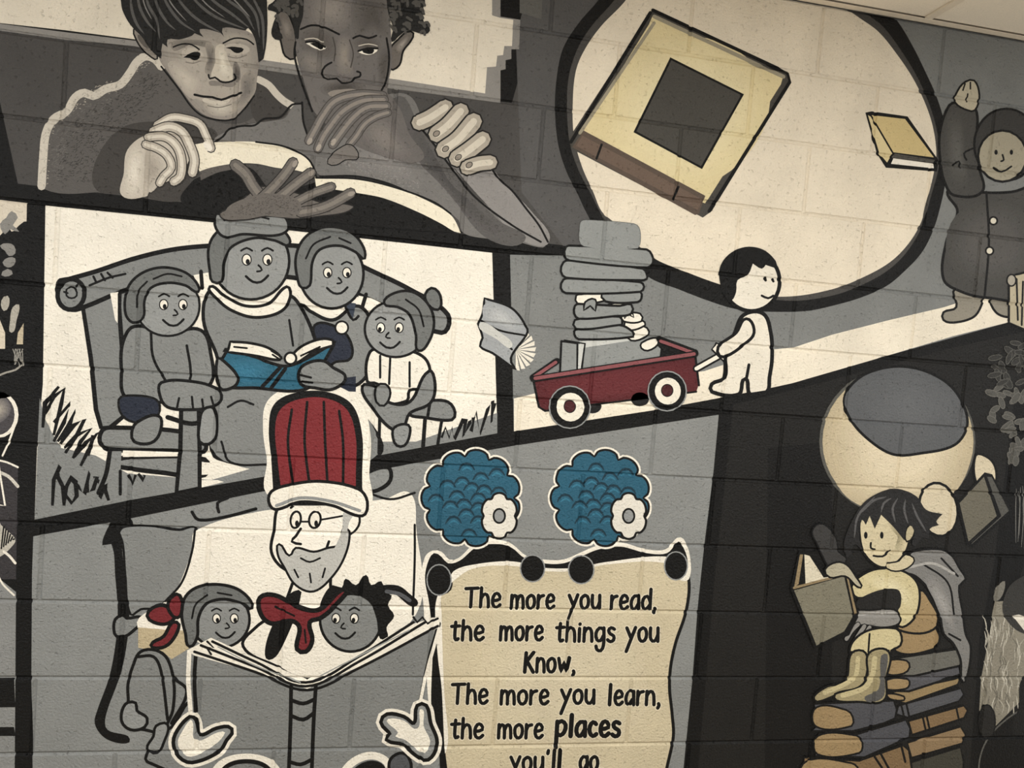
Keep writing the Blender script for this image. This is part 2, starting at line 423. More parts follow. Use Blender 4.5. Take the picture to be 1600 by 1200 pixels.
# ---- top panel: the realistic readers
rnd = random.Random(4)
def stipple(c, s, n, L=5, wd=1.3):
    q = [(a, b) for a, b, _ in pts(s)]; xs = [a for a, _ in q]; ys = [b for _, b in q]; o = []
    k = 0
    while k < n:
        x = rnd.uniform(min(xs), max(xs)); y = rnd.uniform(min(ys), max(ys)); ins = False
        for i in range(len(q)):
            a, b = q[i-1], q[i]
            if (a[1] > y) != (b[1] > y) and x < (b[0]-a[0])*(y-a[1])/(b[1]-a[1]) + a[0]: ins = not ins
        if not ins: continue
        k += 1; an = rnd.uniform(-1.2, .2); dx, dy = math.cos(an)*L, math.sin(an)*L
        o.append(([[(x, y), (x + dx, y + dy), (x + dx - dy/L*wd, y + dy + dx/L*wd)]], c))
    return o
torso = F('#5b5855', '66,294 69,240 72,208 84,182 108,166 130,150 150,150 180,135 205,112 225,92 250,104 300,160 345,192 400,180 402,128 430,140 458,166 440,186 395,192 360,202 335,222 300,262 288,312 180,300')
torso += F('#45423f', '150,296 150,250 190,200 250,190 330,200 340,215 300,262 288,312 200,303')
torso += F('#45423f', '400,128 428,140 450,160 445,182 400,190') 
torso += stipple('#3c3a38', '85,285 90,225 120,185 190,140 235,112 262,130 200,190 150,240 130,290', 520)
torso += stipple('#6b6864', '74,280 78,215 112,170 150,155 200,125 215,130 150,180 105,220 90,285', 200)
rim = S('#c6bfb2', 13, '65,291 68,240 72,208 84,186 104,174 118,152 132,145 146,150 165,139 188,132 203,114 214,97 228,88 243,93 252,104')
rim += stipple('#a49d91', '60,290 66,210 85,180 130,142 200,116 228,84 250,98 215,110 190,138 140,158 105,180 78,210 72,290', 160, 4)
rim2 = S('#c6bfb2', 11, '404,124 420,133 432,147 444,158 458,166')
boyface = BL('#8c867e', '#a8a196', '250,60 249,92 262,112 284,142 304,168 322,181 346,187 364,185 382,168 396,150 402,120 402,60 330,40', 4, .55)
boyface += BL('#a39c91', '#bdb5a8', '262,100 275,95 300,112 318,130 310,150 300,155 280,134', 4)
boyface += BL('#9c958a', '#bfb8aa', '318,160 345,158 372,165 362,178 342,182 326,176', 4)
boyface += BL('#968f85', '#736e68', '378,120 396,112 400,140 390,156 372,168 376,145', 4)
boyface += BL('#8a847b', '#6f6a63', '268,66 300,62 330,66 328,74 296,70 272,80', 3)
boyface += BL('#958f85', '#a9a296', '336,60 360,50 392,58 398,70 380,66 350,72', 3)
boyface += BL('#9b9489', '#6f6a64', '322,66 334,72 336,92 330,120 320,112 324,92', 4)
boyface += F('#c2baab', '338,72 350,70 356,92 366,118 362,126 340,124 330,120 336,98') + BL('#c2baab', '#dcd5c5', '342,76 349,76 354,100 360,118 346,120 342,100', 4)
boyface += BL('#8c867e', '#5f5a55', '366,96 372,100 376,124 366,128 364,110', 3)
boyface += F('#837d76', '326,128 336,126 352,130 368,126 364,136 344,134 330,134')
boyface += KS(2.4, '326,117 328,123 336,121 344,127 352,129 362,127 368,122 366,116') 
boyface += F('#b4aca0', '284,80 298,74 314,80 318,88 300,96 288,92') + F('#b4aca0', '350,74 366,68 386,72 390,80 372,86 356,84')
boyface += F('#151514', '285,89! 296,84 304,81 313,83 311,90 303,94 296,90') + F('#151514', '352,75! 362,73 372,74 381,77 374,83 366,82 360,77')
boyface += KS(2, '270,74 284,69 300,70 312,78', '348,68 366,60 386,62 397,70') + S('#7a746c', 1.6, '290,97 302,99 314,95') + S('#7a746c', 1.6, '356,88 370,91 386,86')
boyface += F('#a79f94', '303,149 320,144 336,146 346,143 360,148 376,146 366,158 346,164 324,160') + F('#c4bcae', '316,155 336,158 360,155 352,163 332,163')
boyface += KS(3, '304,148 318,151 332,152 346,156 360,151 377,145') + S('#756f68', 1.6, '324,165 342,168 362,163')
boyface += KS(2.2, '252,104 280,140 300,168 318,182 345,188 364,186 382,170 397,150') 
ear = O('#8a837a', '209,46 218,50 228,58 238,74 246,92 232,86 220,74 212,60', 2) + F('#5d5852', '215,54 226,62 234,76 224,72')
hair = F('#2a2a29', '186,-60! 190,10 198,30 208,44 222,58 234,76 246,88 252,92! 252,80 254,68! 262,74! 262,62 280,62 300,56 304,52! 318,58! 312,46 345,52 350,58! 348,44 384,48! 388,44 398,60 402,80 404,98! 412,92! 416,70 418,30 414,-60!')
for a in ('204,-10 206,15 214,38 226,54', '214,-20 218,10 230,34 244,50', '226,-20 232,8 244,30 250,62', '238,-20 246,10 262,36 276,48', '250,-20 262,8 282,34 306,50', '268,-20 284,6 308,30 346,52', '290,-20 308,4 336,26 384,46', '312,-20 334,2 362,22 390,44', '336,-20 356,0 382,20 398,48', '362,-20 384,2 400,24 406,60', '386,-20 400,6 410,30 412,80'):
    hair += S('#5c5b59', 4.5, a, 1)
for a in ('256,-20 268,6 292,34', '300,-20 324,8 352,28', '346,-20 370,4 392,28', '220,-20 226,8 238,32'):
    hair += S('#858380', 2, a, 1)
hairk = hair
HC, HD = '#bdb5a8', '#d6cfc1'
lhand = F(HC, '191,306 194,270 197,240 208,224 226,212 240,208 262,192 280,196 300,220 290,262 262,284 236,290 230,306')
lhand += BL(HC, '#a29a8e', '232,232 246,242 256,262 250,286 232,300 226,262', 3) + BL(HC, HD, '196,300 200,250 212,228 224,236 222,270 216,304', 3)
for s_, w_ in (('246,196 268,184 290,186 312,194 322,212 330,232', 12), ('240,206 264,198 284,206 296,226 304,250 301,270', 14), ('232,214 258,214 276,228 284,250 282,276 272,284', 13), ('228,226 246,232 262,244 268,262 256,276 250,286', 12)):
    lhand += FG('#b3ab9e', s_, w_, HD, '#3a3734', 1.6)
lhand += F('#e5dfd2', '318,222 326,222 332,234 324,236') 
art('painted_boy', 'painted grey boy with straight dark fringe bending over an open book', 'painting', 2, [
    ('jumper', torso), ('fur_trim', rim), ('fur_trim', rim2), ('face', boyface), ('ear', ear), ('hair', hairk)])
# second reader
MS = '#6d6966'
mt = F('#72706d', '332,224 362,202 380,196 402,192 430,188 446,184 458,166 472,162 474,196 490,210 600,150 640,150 662,190 700,245 735,300 790,340 852,380 800,376 740,370 722,362 716,344 680,318 620,292 560,276 500,274 488,255 470,240 440,228 400,222 360,225')
mt += F('#8a8784', '664,200 700,240 740,262 768,264 790,290 830,330 858,378 812,374 770,330 725,280') 
mt += F('#5b5957', '625,150 650,185 690,240 735,300 780,345 820,376 760,372 700,300 650,250 610,240 600,180') + BL('#5b5957', '#4c4a49', '640,190 668,225 700,280 750,335 780,362 745,350 690,290 650,245', 3)
mt += BL('#72706d', '#807d7a', '540,200 600,210 640,250 660,290 600,280 540,262', 4)
mt += stipple('#4a4846', '660,215 700,262 760,330 800,372 770,368 700,300 650,250', 260, 3) + stipple('#8c8985', '500,250 620,240 660,300 560,272', 200, 3)
mt += KS(2.6, '334,222 348,214 358,202 378,197 398,196 412,186 436,184 444,178 456,164 472,162', '472,160 474,190 480,210', '645,186 672,218 705,262 742,308 800,352 845,378', '768,264 782,282 800,298 822,326 842,352 856,378', '500,276 560,276 620,292 660,318 678,340')
mf = F(MS, '470,-60 468,20 462,60 464,90 472,118 482,150 492,176 520,196 600,160 606,130 612,100 610,40 602,-60')
mf += BL(MS, '#8d8780', '478,0 500,-20 548,-20 552,20 545,44 520,50 486,40', 4) + BL(MS, '#57534f', '556,-10 600,-10 608,40 606,60 580,50 556,58', 4)
mf += BL(MS, '#55514d', '592,80 610,70 608,120 598,142 590,120', 3) + BL(MS, '#807a73', '466,84 490,82 508,100 504,116 480,112', 3)
mf += BL(MS, '#59544f', '470,48 500,42 522,56 526,86 512,94 490,82 470,76', 3) + BL(MS, '#59544f', '552,62 580,56 596,70 592,84 566,88 556,80', 3)
mf += BL(MS, '#8c857c', '530,56 546,56 548,90 552,116 534,122 524,100', 4)
mf += BL(MS, '#4b4743', '500,138 520,128 562,128 572,140 540,142 512,150', 3) + F('#8b847b', '512,146 535,140 560,142 550,150 524,152')
mf += F(W, '478,68! 488,67 500,72 510,74 504,78 492,76') + F('#151514', '484,68! 494,67 502,69 505,76 496,75') + F(W, '560,82! 570,78 582,76 591,76 584,84 572,86') + F('#151514', '566,80 574,76 584,76 582,84 572,84')
mf += KS(2.6, '470,46 486,40 504,42 530,54', '552,60 562,56 576,60 588,56', '478,66 492,65 508,74', '560,80 574,76 590,76', '518,98 508,104 503,116 512,124 526,122 534,130 548,128 554,122 562,120 563,114 558,112', '462,66 460,84 466,112 476,142 488,174', '604,60 608,90 604,124 596,142')
mf += S('#4a4642', 2, '520,58 524,76 522,96') + S('#4a4642', 2, '546,62 552,84 548,106') + S('#c9c2b4', 1.6, '476,62 490,60 506,66') + S('#c9c2b4', 1.6, '560,72 576,69 590,72')
me_ = O('#6b655f', '433,22 446,18 456,34 462,56 460,92 446,88 440,70 436,48', 2.4) + BL('#6b655f', '#857e76', '440,30 450,32 456,56 448,60', 3) 
me2 = O('#6b655f', '610,76 622,62 636,50 646,52 642,64 630,80 624,102 610,108', 2.4) + BL('#6b655f', '#9a938a', '618,74 638,56 636,66 622,84', 3)
mh = F('#2a2a29', '422,-60! 430,0 420,8 419,16 432,20 428,34 424,52 430,62 442,60 434,44 434,24 446,18 458,36 464,62 468,44 474,22 474,-60!')
mh2 = F('#2a2a29', '600,-60! 606,18 614,44 612,66 622,58 636,48 648,50 664,54 672,48 668,38 662,34 660,16 664,4 660,-60!')
for x0, x1, y0, y1 in ((424, 472, -12, 34), (604, 662, -12, 52), (650, 670, 34, 50)):
    for k in range(30 if x1 - x0 > 25 else 4):
        x, y = rnd.uniform(x0+4, x1-4), rnd.uniform(y0, y1)
        if y > 22 and x0 == 424 and x > 436 and x < 460: continue
        _c = S('#55534f', 4.2, '%f,%f %f,%f %f,%f' % (x, y, x + rnd.uniform(2, 6), y + rnd.uniform(-3, 2), x + rnd.uniform(4, 8), y + rnd.uniform(3, 8)))
        if x0 == 424: mh += _c
        else: mh2 += _c
HM = '#686461'
mhand = F(HM, '520,158 540,146 575,140 605,146 625,170 640,210 660,250 600,244 560,230 540,215 510,200')
mhand += BL(HM, '#7d7772', '560,190 600,185 630,220 640,245 590,240', 3)
for s_, w_ in (('598,150 560,148 524,158 504,182 492,204 483,220', 13), ('600,156 566,158 536,174 516,198 504,216 497,232', 13), ('604,166 574,168 552,184 534,206 520,226', 13), ('606,176 588,182 570,194 556,214 546,226', 11)):
    mhand += FG(HM, s_, w_, '#8a837b', '#47433f', 1.4)
for cx_, cy_ in ((484, 221), (498, 231), (521, 222)): mhand += EL('#a39b90', cx_, cy_, 3.5, 6, 30)
mhand += O('#76716c', '548,226 530,232 516,244 512,256 526,258 540,250 560,246', 1.6)
dark = '#67625d'
bh = O(dark, '344,338 366,322 386,306 404,292 440,296 470,304 500,316 552,322 540,332 500,338 460,342 420,338 380,344', 2, '#2b2927')
for s_, w_ in (('368,258 384,272 396,292 412,312', 17), ('458,254 444,274 424,296 400,318', 15), ('486,270 462,288 440,306 416,322', 15), ('518,292 490,302 466,314 440,326', 13), ('548,302 520,318 500,326 470,332', 15)):
    bh += FG(dark, s_, w_, '#7e7870', '#2b2927', 1.4)
for cx_, cy_, r_ in ((461, 256, 30), (487, 270, 40), (549, 303, 70)): bh += EL('#989086', cx_, cy_, 3.5, 6, r_)
bh += F(dark, '352,336 396,306 440,304 470,318 460,338 400,336') + stipple('#4b4744', '360,336 400,308 450,306 480,330 420,336', 160, 3)
rf = []
for s_, w_ in (('655,192 672,184 696,168', 24), ('682,210 700,196 720,174', 25), ('694,234 716,218 740,190', 26), ('714,248 734,234 754,218', 25), ('730,262 748,256 766,254', 22)):
    rf.append(FG('#aaa294', s_, w_, '#cfc7b7', '#272523', 2.6))
for cx_, cy_, r_ in ((656, 191, 0), (682, 209, 1), (696, 233, 2), (716, 246, 3), (733, 258, 4)):
    if r_: rf[r_] += EL('#8d857a', cx_, cy_, 5.5, 4, -35, 1.2, '#3a3734')
art('painted_man', 'painted grey reader with short curly hair resting his chin on his hand', 'painting', 8, [
    ('sleeve', mt), ('ear', me_), ('ear', me2), ('face', mf), ('hair', mh), ('hair', mh2), ('chin_hand', mhand), ] + [('finger', f, None, 15 + .35 * k_) for k_, f in enumerate(rf)])
pg = F('#1b1b1a', '284,316 300,284 314,276 350,266 390,262 430,300 500,284 560,290 640,312 700,350 722,364 500,346 460,340 340,336')
pg += F('#e6dec9', '304,226! 330,222 400,222 440,228 468,240 484,252 492,268 494,278! 470,268 430,262 400,256 366,256 330,262 312,268! 306,250') + F('#e6dec9', '492,278! 530,278 580,284 630,298 676,318 706,338 720,364! 710,362 690,350 650,330 600,310 560,302 520,296 494,292!')
pg += F('#5a5652', '312,268! 330,262 364,257 370,262 340,270 314,282!') + KS(2.4, '400,222 440,228 470,240 486,254 494,276', '494,278 560,280 620,294 678,316 704,334')
art('painted_open_book', 'painted open book with pale curving pages below the two realistic readers', 'painting', 14, [('pages', pg)])
art('painted_hand', 'painted dark grey hand spread over the book above the bench family', 'painting', 18, [('hand', bh)])
art('painted_hand', 'painted pale hand gripping the left edge of the open book', 'painting', 18, [('hand', lhand)])
# ---- round panel: plain yellow book stand-ins
yb = F('#4b4843', '1006,36 1020,14 1232,112 1236,128 1112,330 1098,340 892,232 890,214', False)
yb += R_('#dccda0', '1014,38 1020,24 1224,118 1220,132 1102,318 1092,312 908,212 912,204')
yb += BL('#dccda0', '#e4d8b0', '1030,60 1200,135 1100,290 950,215', 4, .5)
sp = R_('#5d5046', '912,204 1102,306 1092,334 1086,336 894,230') + R_('#6d5c50', '910,212 1098,312 1090,328 900,228') + S(K, 3, '940,226 932,248', 0, False, False) + S(K, 3, '1060,292 1052,312', 0, False, False)
pl = R_('#4c4a45', '1048,92 1160,148 1096,262 992,206') + S(K, 4, '1048,92 1160,148 1096,262 992,206', 0, True, False)
pe = S('#9b9480', 6, '1022,26 1224,120', 0, False, False) + S(K, 4.5, '1020,16 1230,114 1234,128 1108,330', 0, False, False) + S(K, 4.5, '1016,20 892,222', 0, False, False) + S('#9b9480', 5, '1022,36 906,208', 0, False, False)
art('painted_yellow_book', 'large tilted plain yellow book with brown spine painted in the round panel', 'painting', 3, [('cover', yb), ('spine', sp), ('title_plate', pl, 'blank dark grey title plate'), ('edge', pe)])
sb = R_(K, '1352,176 1362,174 1418,182 1466,250 1464,268 1384,262 1370,240') + R_('#cdb985', '1362,180 1414,186 1459,246 1396,238')
sb += R_('#d9c99b', '1356,180 1360,182 1394,240 1386,254 1374,240') + R_('#5b5852', '1398,240 1461,250 1460,254 1394,246') + R_('#efe9dc', '1396,247 1458,255 1459,263 1392,256')
art('painted_small_book', 'small pale yellow book painted at the right edge of the round panel', 'painting', 3, [('book', sb)])
# ---- wagon, its load, and a child pulling it
LGB = '#8b8e8c'
def slab(s, c=LGB): return O(c, s, 3)
bk = [('topmost thick rounded grey book on the red wagon stack', S('#4d4f4e', 1.5, '906,352 908,346 916,344 990,350 998,356 1000,376 996,386 912,384 906,376', 0, True) + F('#8d908e', '906,352 908,346 916,344 990,350 998,356 1000,376 996,388 912,385 905,376')),
 ('second grey book down, the widest of the wagon stack', slab('884,386 892,384 1010,390 1018,398 1020,410 1012,418 890,407 882,400')),
 ('third grey book down on the red wagon stack', slab('880,410 888,407 1004,420 1010,428 1010,436 1000,438 884,434 876,424')),
 ('fourth grey book down on the red wagon stack', slab('880,437 890,435 1000,441 1006,448 1000,456 884,458 876,450')),
 ('fifth grey book down, right of a white bookmark', slab('940,458 1000,456 1002,466 996,472 946,471')),
 ('white book with folded ribbon on the wagon stack', O(W, '900,462 908,460 942,456 948,462 944,470 902,474', 2.5) + O(LGB, '914,472 930,468 930,486! 922,478! 912,485!', 2.5)),
 ('grey book below the ribbon in the middle of the wagon stack', slab('898,478 904,475 968,478 986,476 986,490 960,494 904,498 897,490')),
 ('white book with striped spine leaning on the wagon stack', O(W, '946,478 984,475 986,490 950,492', 2.5) + R_('#6f7270', '946,479 954,478 956,491 950,491') + O(W, '972,482! 984,480 990,496! 980,490! 976,498!', 2)),
 ('thin grey book low in the wagon stack', slab('898,500 968,495 972,506 966,508 900,514')),
 ('lowest grey book of the tall wagon stack', slab('900,515 968,508 988,518 990,526 904,530 897,522')),
 ('topmost small white book of the leaning pile', O(W, '972,492 1000,490 1002,502 974,502', 2.5)),
 ('second small white book of the leaning pile', O(W, '976,504 1002,500 1008,508 980,516', 2.5)),
 ('third small white book of the leaning pile', O(W, '980,518 1006,510 1014,518 1010,526 986,532', 2.5)),
 ('lowest small white book leaning out of the wagon', O(W, '1002,536 1026,528 1028,538 1012,548 1002,544', 2.5))]
art('painted_book', 'broad pale grey book lying in the red wagon under the stack', 'painting', 5, [('book', R_('#8b8e8c', '905,532 1004,520 1032,545 1030,562 912,574') + R_('#c3c4bf', '905,534 986,524 1000,530 908,544'))], 'painted books loaded on the red wagon')
for k, (lb, sh) in enumerate(reversed(bk)):
    art('painted_book', lb, 'painting', 6 + k, [('book', sh)], 'painted books loaded on the red wagon')
art('painted_book', 'grey book standing upright in the front left of the wagon', 'painting', 6, [('book', R_(LGB, '877,533 902,537 902,580 875,583') + S(K, 2.8, '877,533 902,537 902,578', 0, False, False) + S(K, 2.8, '877,533 875,582', 0, False, False) + R_('#c7c8c3', '904,538 912,537 908,575 903,578') + S(K, 2.6, '882,532 914,537 909,574', 0, False, False))], 'painted books loaded on the red wagon')
wb = R_(K, '868,564 905,558 1026,530 1036,531 1088,552 1086,560 1036,566') + R_('#1f1b1b', '1026,534 1072,552 1030,556')
wb += R_('#5c2428', '833,590 1086,551 1092,600 1088,612 848,642 840,632') + BL('#5c2428', '#672a2e', '850,600 1075,566 1080,600 860,630', 3, .6)
wb += S(K, 3, '833,592 842,636 852,642', 0, False, False) + S(K, 2.5, '852,642 1088,612', 0, False, False) + S(K, 3, '1086,553 1092,602', 0, False, False)
wr = S(K, 10, '832,590 870,564', 0, False, False) + S('#8a5053', 5, '834,589 868,566', 0, False, False) + S(K, 10, '1030,530 1086,551', 0, False, False) + S('#8a5053', 5, '1032,533 1082,551', 0, False, False) + S(K, 10, '833,592 1086,553', 0, False, False) + S('#8a5053', 5.5, '836,591 1084,553', 0, False, False)
def wheel(cx, cy, rx, ry): return EL('#8f9190', cx, cy, rx+2, ry+2) + EL(K, cx, cy, rx, ry) + EL('#e8e2d2', cx+1, cy, rx*.7, ry*.7) + EL('#4f2226', cx, cy-1, 9, 9.5, 0, 1.5)
hd = S(K, 12, '1088,576 1124,556', 0, False, False) + S(W, 6, '1088,576 1122,557', 0, False, False) + O(W, '1112,546 1120,536 1128,540 1144,556 1132,566', 2.5, None, False)
art('painted_wagon', 'dark red toy wagon with white wheels painted on the white road', 'painting', 2, [('wheel', EL('#262524', 926, 634, 14, 12)), ('wheel', EL('#262524', 1000, 624, 14, 11)), ('wagon_bed', wb, None, 3), ('handle', hd),
    ('rim', wr, None, 20), ('wheel', wheel(890, 636, 31, 32), None, 22), ('wheel', wheel(1042, 611, 29, 30), None, 22)])
ck = F('#3a3937', '1104,560 1112,500 1140,490 1160,488 1196,492 1206,520 1202,560 1200,600 1180,616 1130,618 1106,604')
CB = '#e6dfcf'
ck = O(CB, '1162,492 1192,490 1204,520 1206,560 1202,590 1198,612 1172,616 1164,592 1154,616 1112,612 1112,600 1132,590 1134,556 1148,520', 5)
ck += O(CB, '1166,498 1150,520 1122,542 1124,556 1136,556 1160,540 1178,520', 4) + KS(4, '1166,592 1170,570', '1172,616 1198,612')
cf = EL(CB, 1174, 440, 44, 46, 0, 5) + EL(K, 1196, 436, 2.8, 4) + EL(K, 1208, 438, 2.4, 3.6) + KS(3, '1190,462 1200,466 1208,462') 
ch = F('#1b1b1a', '1126,448 1124,420 1138,398 1164,386 1192,390 1212,408 1214,420! 1196,414! 1190,420 1176,412! 1168,430 1152,438 1150,456 1142,470 1132,464') 
art('painted_child', 'plain white-clothed child with black hair painted pulling the wagon', 'painting', 8, [('body', ck), ('head', cf), ('hair', ch)])
fb = O('#9b9e9f', '757,466! 800,482 824,514 822,524 798,560 806,578! 770,552 750,541 754,528 747,506! 754,490', 3)
fb += BL('#9b9e9f', '#b4b6b5', '760,474 800,490 815,515 780,510 757,500', 3) + KS(2.6, '749,508 780,530 800,546', '750,500 780,516 820,524') + F('#c4c4be', '749,506 782,520 800,542 776,530')
fp = []
for k in range(9):
    a = math.radians(-58 + k * 17); fp += O('#e3ddcf', '%f,%f! %f,%f! %f,%f!' % (806, 546, 806 + 32*math.cos(a), 546 + 34*math.sin(a), 806 + 30*math.cos(a+.24), 546 + 32*math.sin(a+.24)), 1, '#6e6f6c', False)
art('painted_flying_book', 'pale grey open book painted flying left of the wagon', 'painting', 3, [('pages', fp), ('cover', fb)])
# ---- bench and its four plain readers
bn = O(BG_, '128,470 142,560 150,640 158,668 172,668 206,640 196,560 184,450', 6, None, False) + O(BG_, '190,440 186,480 192,560 205,600 250,600 240,470', 6, None, False)
bn += O(BG_, '90,442 108,436 150,424 210,404 270,390 330,384 420,382 520,392 570,418 640,452 700,492 690,520 600,478 520,446 420,430 330,432 260,440 200,452 136,478 112,484 96,470', 6)
bn += R_(W, '172,458 184,456 184,505 180,500') + R_(W, '302,430 330,425 330,445 312,450') + R_(W, '560,462 580,466 606,478 562,474') + KS(5, '314,424 316,450', '572,460 566,480')
be = EL(BG_, 111, 460, 21, 24, 10, 6) + KS(2.5, '104,452 110,448 118,452 120,462 112,466 104,462 104,452', '100,456 106,458', '118,448 122,444') + KS(3, '146,432 150,440', '158,428 164,438', '168,426 176,434', '140,446 170,434 196,428')
bs = O(BG_, '160,672 172,668 280,674 320,690 318,706 270,704 168,702 156,690', 7) + O(BG_, '184,718 210,714 320,718 320,742 250,738 190,730 180,726', 6)
bs += R_(W, '192,704 312,708 276,713 192,714') + R_(W, '314,722 345,724 352,730 350,740 314,742') + R_(W, '315,750 340,750 350,753 314,762') + R_(W, '388,722 430,712 450,720 400,734')
bl_ = R_(BG_, '170,705 190,705 188,745 158,760 150,770') + KS(7, '172,704 166,740 154,770') + KS(4, '188,736 188,772')
bl2 = O(BG_, '284,600 310,600 312,700 312,762 276,768 282,700', 7, None, False) + KS(6, '262,652 300,662 326,654')
br = O(BG_, '630,632 670,626 700,628 711,644 706,656 660,652 640,648', 4) + KS(4, '672,628 668,652') + R_(W, '638,654 662,660 662,672 645,664') + KS(5, '664,656 661,698') + KS(4, '690,658 684,694', '594,620 592,708')
art('painted_bench', 'grey log-topped bench painted in the white panel behind the seated family', 'painting', 2, [('back', bn), ('log_end', be), ('seat', bs), ('leg', bl_), ('leg', bl2), ('armrest', br)])
def hairs(c, s, wd=3.5): return O(c, s, wd)
# left child
a1 = O(BG_, '210,510 192,536 190,580 196,620 240,630 300,612 330,598 330,556 314,516 262,520', 4.5)
a1 += KS(3.5, '236,520 240,560 262,600', '292,540 298,580 294,610') + O(BG_, '252,598 300,596 340,608 346,624 330,636 300,640 262,636 250,618', 4) + KS(3, '300,620 302,640', '316,624 318,640', '330,620 334,634', '276,640 280,622')
a1 += O(NAVY, '186,624 200,618 240,622 250,634 244,652 214,660 192,650', 3) + O(BG_, '214,660 248,650 250,676 236,692 210,690 206,676', 4) + O('#8c8e8c', '318,640 334,638 338,680 326,694 312,690 312,660', 4)
a2 = face(262, 478, 50, 47, '#8e908e', 0, 1)
a3 = hairs(HR, '196,488 200,450 220,428 252,418 286,424 306,440 310,456 290,446 262,442 236,450 226,470 224,496 208,504') + KS(2.5, '214,480 216,456 230,440', '240,436 262,428 284,432')
art('painted_child', 'leftmost grey child on the bench wearing navy shorts', 'painting', 9, [('body', a1), ('head', a2), ('hair', a3)], 'painted family on the bench')
b1 = O(BG_, '330,452 352,470 400,490 450,462 470,480 492,530 500,580 560,640 592,712 470,735 340,716 330,690 350,640 340,560 318,500', 4.5)
b1 += F(BG_, '344,600 500,600 580,700 350,720') + O(W, '328,448 350,462 384,478 420,474 448,448 454,462 440,486 400,496 364,486 340,468', 4) + KS(3, '452,500 458,540', '346,690 360,722 420,726', '356,636 376,626 396,632')
b2 = face(392, 408, 60, 60, '#8e908e', 0, 1, 3.5, .9)
b3 = hairs(HR, '328,424 326,388 338,364 366,350 410,348 444,362 452,382 430,376 398,372 362,386 350,410 346,440 332,440') + hairs('#848684', '336,352 340,332 372,322 412,322 444,338 450,358 430,368 380,366 350,370') + KS(2.5, '350,344 380,334 420,342')
art('painted_adult', 'grey adult with top bun and white collar reading on the bench', 'painting', 6, [('body', b1), ('head', b2), ('hair', b3)], 'painted family on the bench')
c1 = O(BG_, '470,476 484,486 520,500 556,478 576,494 584,560 560,600 520,602 480,580 470,530 458,490', 4.5)
c1 += O(NAVY, '492,508 524,510 546,530 548,560 520,568 510,600 480,590 494,540', 3.5) + EL(W, 534, 512, 10, 10, 0, 2.5) + R_('#3a424f', '538,472 556,474 552,496 546,496') + R_(NAVY, '540,590 556,588 556,612 500,610') + KS(3.5, '560,494 552,500 540,480')
c2 = face(518, 428, 50, 54, '#8e908e', 0, 1, 3.5)
c3 = hairs(HR, '466,440 462,404 474,374 502,356 538,358 562,376 570,404 556,394 530,384 500,390 488,410 484,446 472,450') + KS(2.5, '478,404 490,382 516,370', '530,372 548,380')
art('painted_adult', 'grey adult in navy dungarees leaning in on the bench', 'painting', 5, [('body', c1), ('head', c2), ('hair', c3)], 'painted family on the bench')
d1 = O(W, '578,550 600,546 640,548 664,560 672,580 668,606 640,610 636,626 600,628 590,600 574,596', 4) + KS(3, '594,556 594,590', '610,552 608,600', '640,566 640,604')
d1 += O(BG_, '566,604 590,606 606,628 640,628 670,580 680,604 672,630 640,646 630,668 612,670 584,640', 4) + O('#8c8e8c', '616,668 638,664 640,680 632,696 620,696 614,684', 3.5) + O(BG_, '588,604 602,600 610,614 600,634 588,628', 3)
d2 = face(618, 514, 48, 44, '#8e908e', 0, -1, 3.2)
d3 = hairs(HR, '600,474 616,458 644,456 668,474 678,500 672,530 654,548 650,524 640,492 622,480') + O(HR, '664,466 674,450 688,462 684,484', 3.5) + KS(2.5, '634,468 654,484 662,510')
art('painted_child', 'rightmost grey child on the bench in a white shirt', 'painting', 9, [('body', d1), ('head', d2), ('hair', d3)], 'painted family on the bench')
tb = O(TEAL, '350,548 380,552 420,566 448,572 480,560 524,534! 500,576 478,608 400,606 344,600 340,572! 356,545', 4) + KS(5, '440,572 410,604', '446,576 424,606') + BL(TEAL, '#34708a', '360,560 420,572 400,598 355,592', 3)
tp = O(W, '360,534! 390,536 420,544 440,560 430,562 400,556 356,550!', 3.5) + O(W, '452,560! 470,542 500,530 520,532 520,540! 490,550 460,568', 3.5) + KS(2.5, '366,542 386,544', '424,548 440,558', '470,556 500,542', '426,554 438,562') + EL(W, 454, 560, 9, 9, 0, 3)
art('painted_teal_book', 'teal open book with white pages held by the bench family', 'painting', 14, [('cover', tb), ('pages', tp)])
gh1 = O(BG_, '340,560 352,566 372,590 366,604 344,606', 4)
gh = O(BG_, '468,578 484,566 506,564 520,574 540,590 520,608 492,606 470,600', 4) + KS(3, '470,586 486,590', '472,596 488,598')
art('painted_hand', 'grey hand holding the right side of the teal book', 'painting', 17, [('hand', gh)])
art('painted_hand', 'grey hand holding the left side of the teal book', 'painting', 17, [('hand', gh1)])
def zig(name, label, s, wd, grp):
    art(name, label, 'painting', 3, [('blades', [x for q in s for x in S(K, wd * 1.3, q, .4, sm=False)])], grp)
zig('painted_grass', 'tall black grass blades left of the bench', ['67,668 70,630 92,604', '68,650 84,620 100,608 96,630 84,680', '84,660 110,630 100,660 84,690', '90,690 104,670 118,642 108,670 96,690', '94,694 116,664 132,655 120,680 100,700', '102,708 120,680 142,670 126,690 114,716', '116,714 134,692 152,676 138,700', '126,728 140,700 146,680 138,712'], 4.5, 'painted grass beside the bench')
zig('painted_grass', 'looping black grass blades below the left end of the bench', ['82,790 84,750 94,728 90,744 98,760 100,790', '100,790 104,760 112,745 118,752 120,775 112,786 100,770', '110,748 122,760 132,772 140,738 136,770 146,764 152,745 146,746', '150,748 158,756 156,778 170,746', '166,744 164,765 170,782', '200,742 207,756 212,742', '216,740 224,750 226,742'], 4.5, 'painted grass beside the bench')
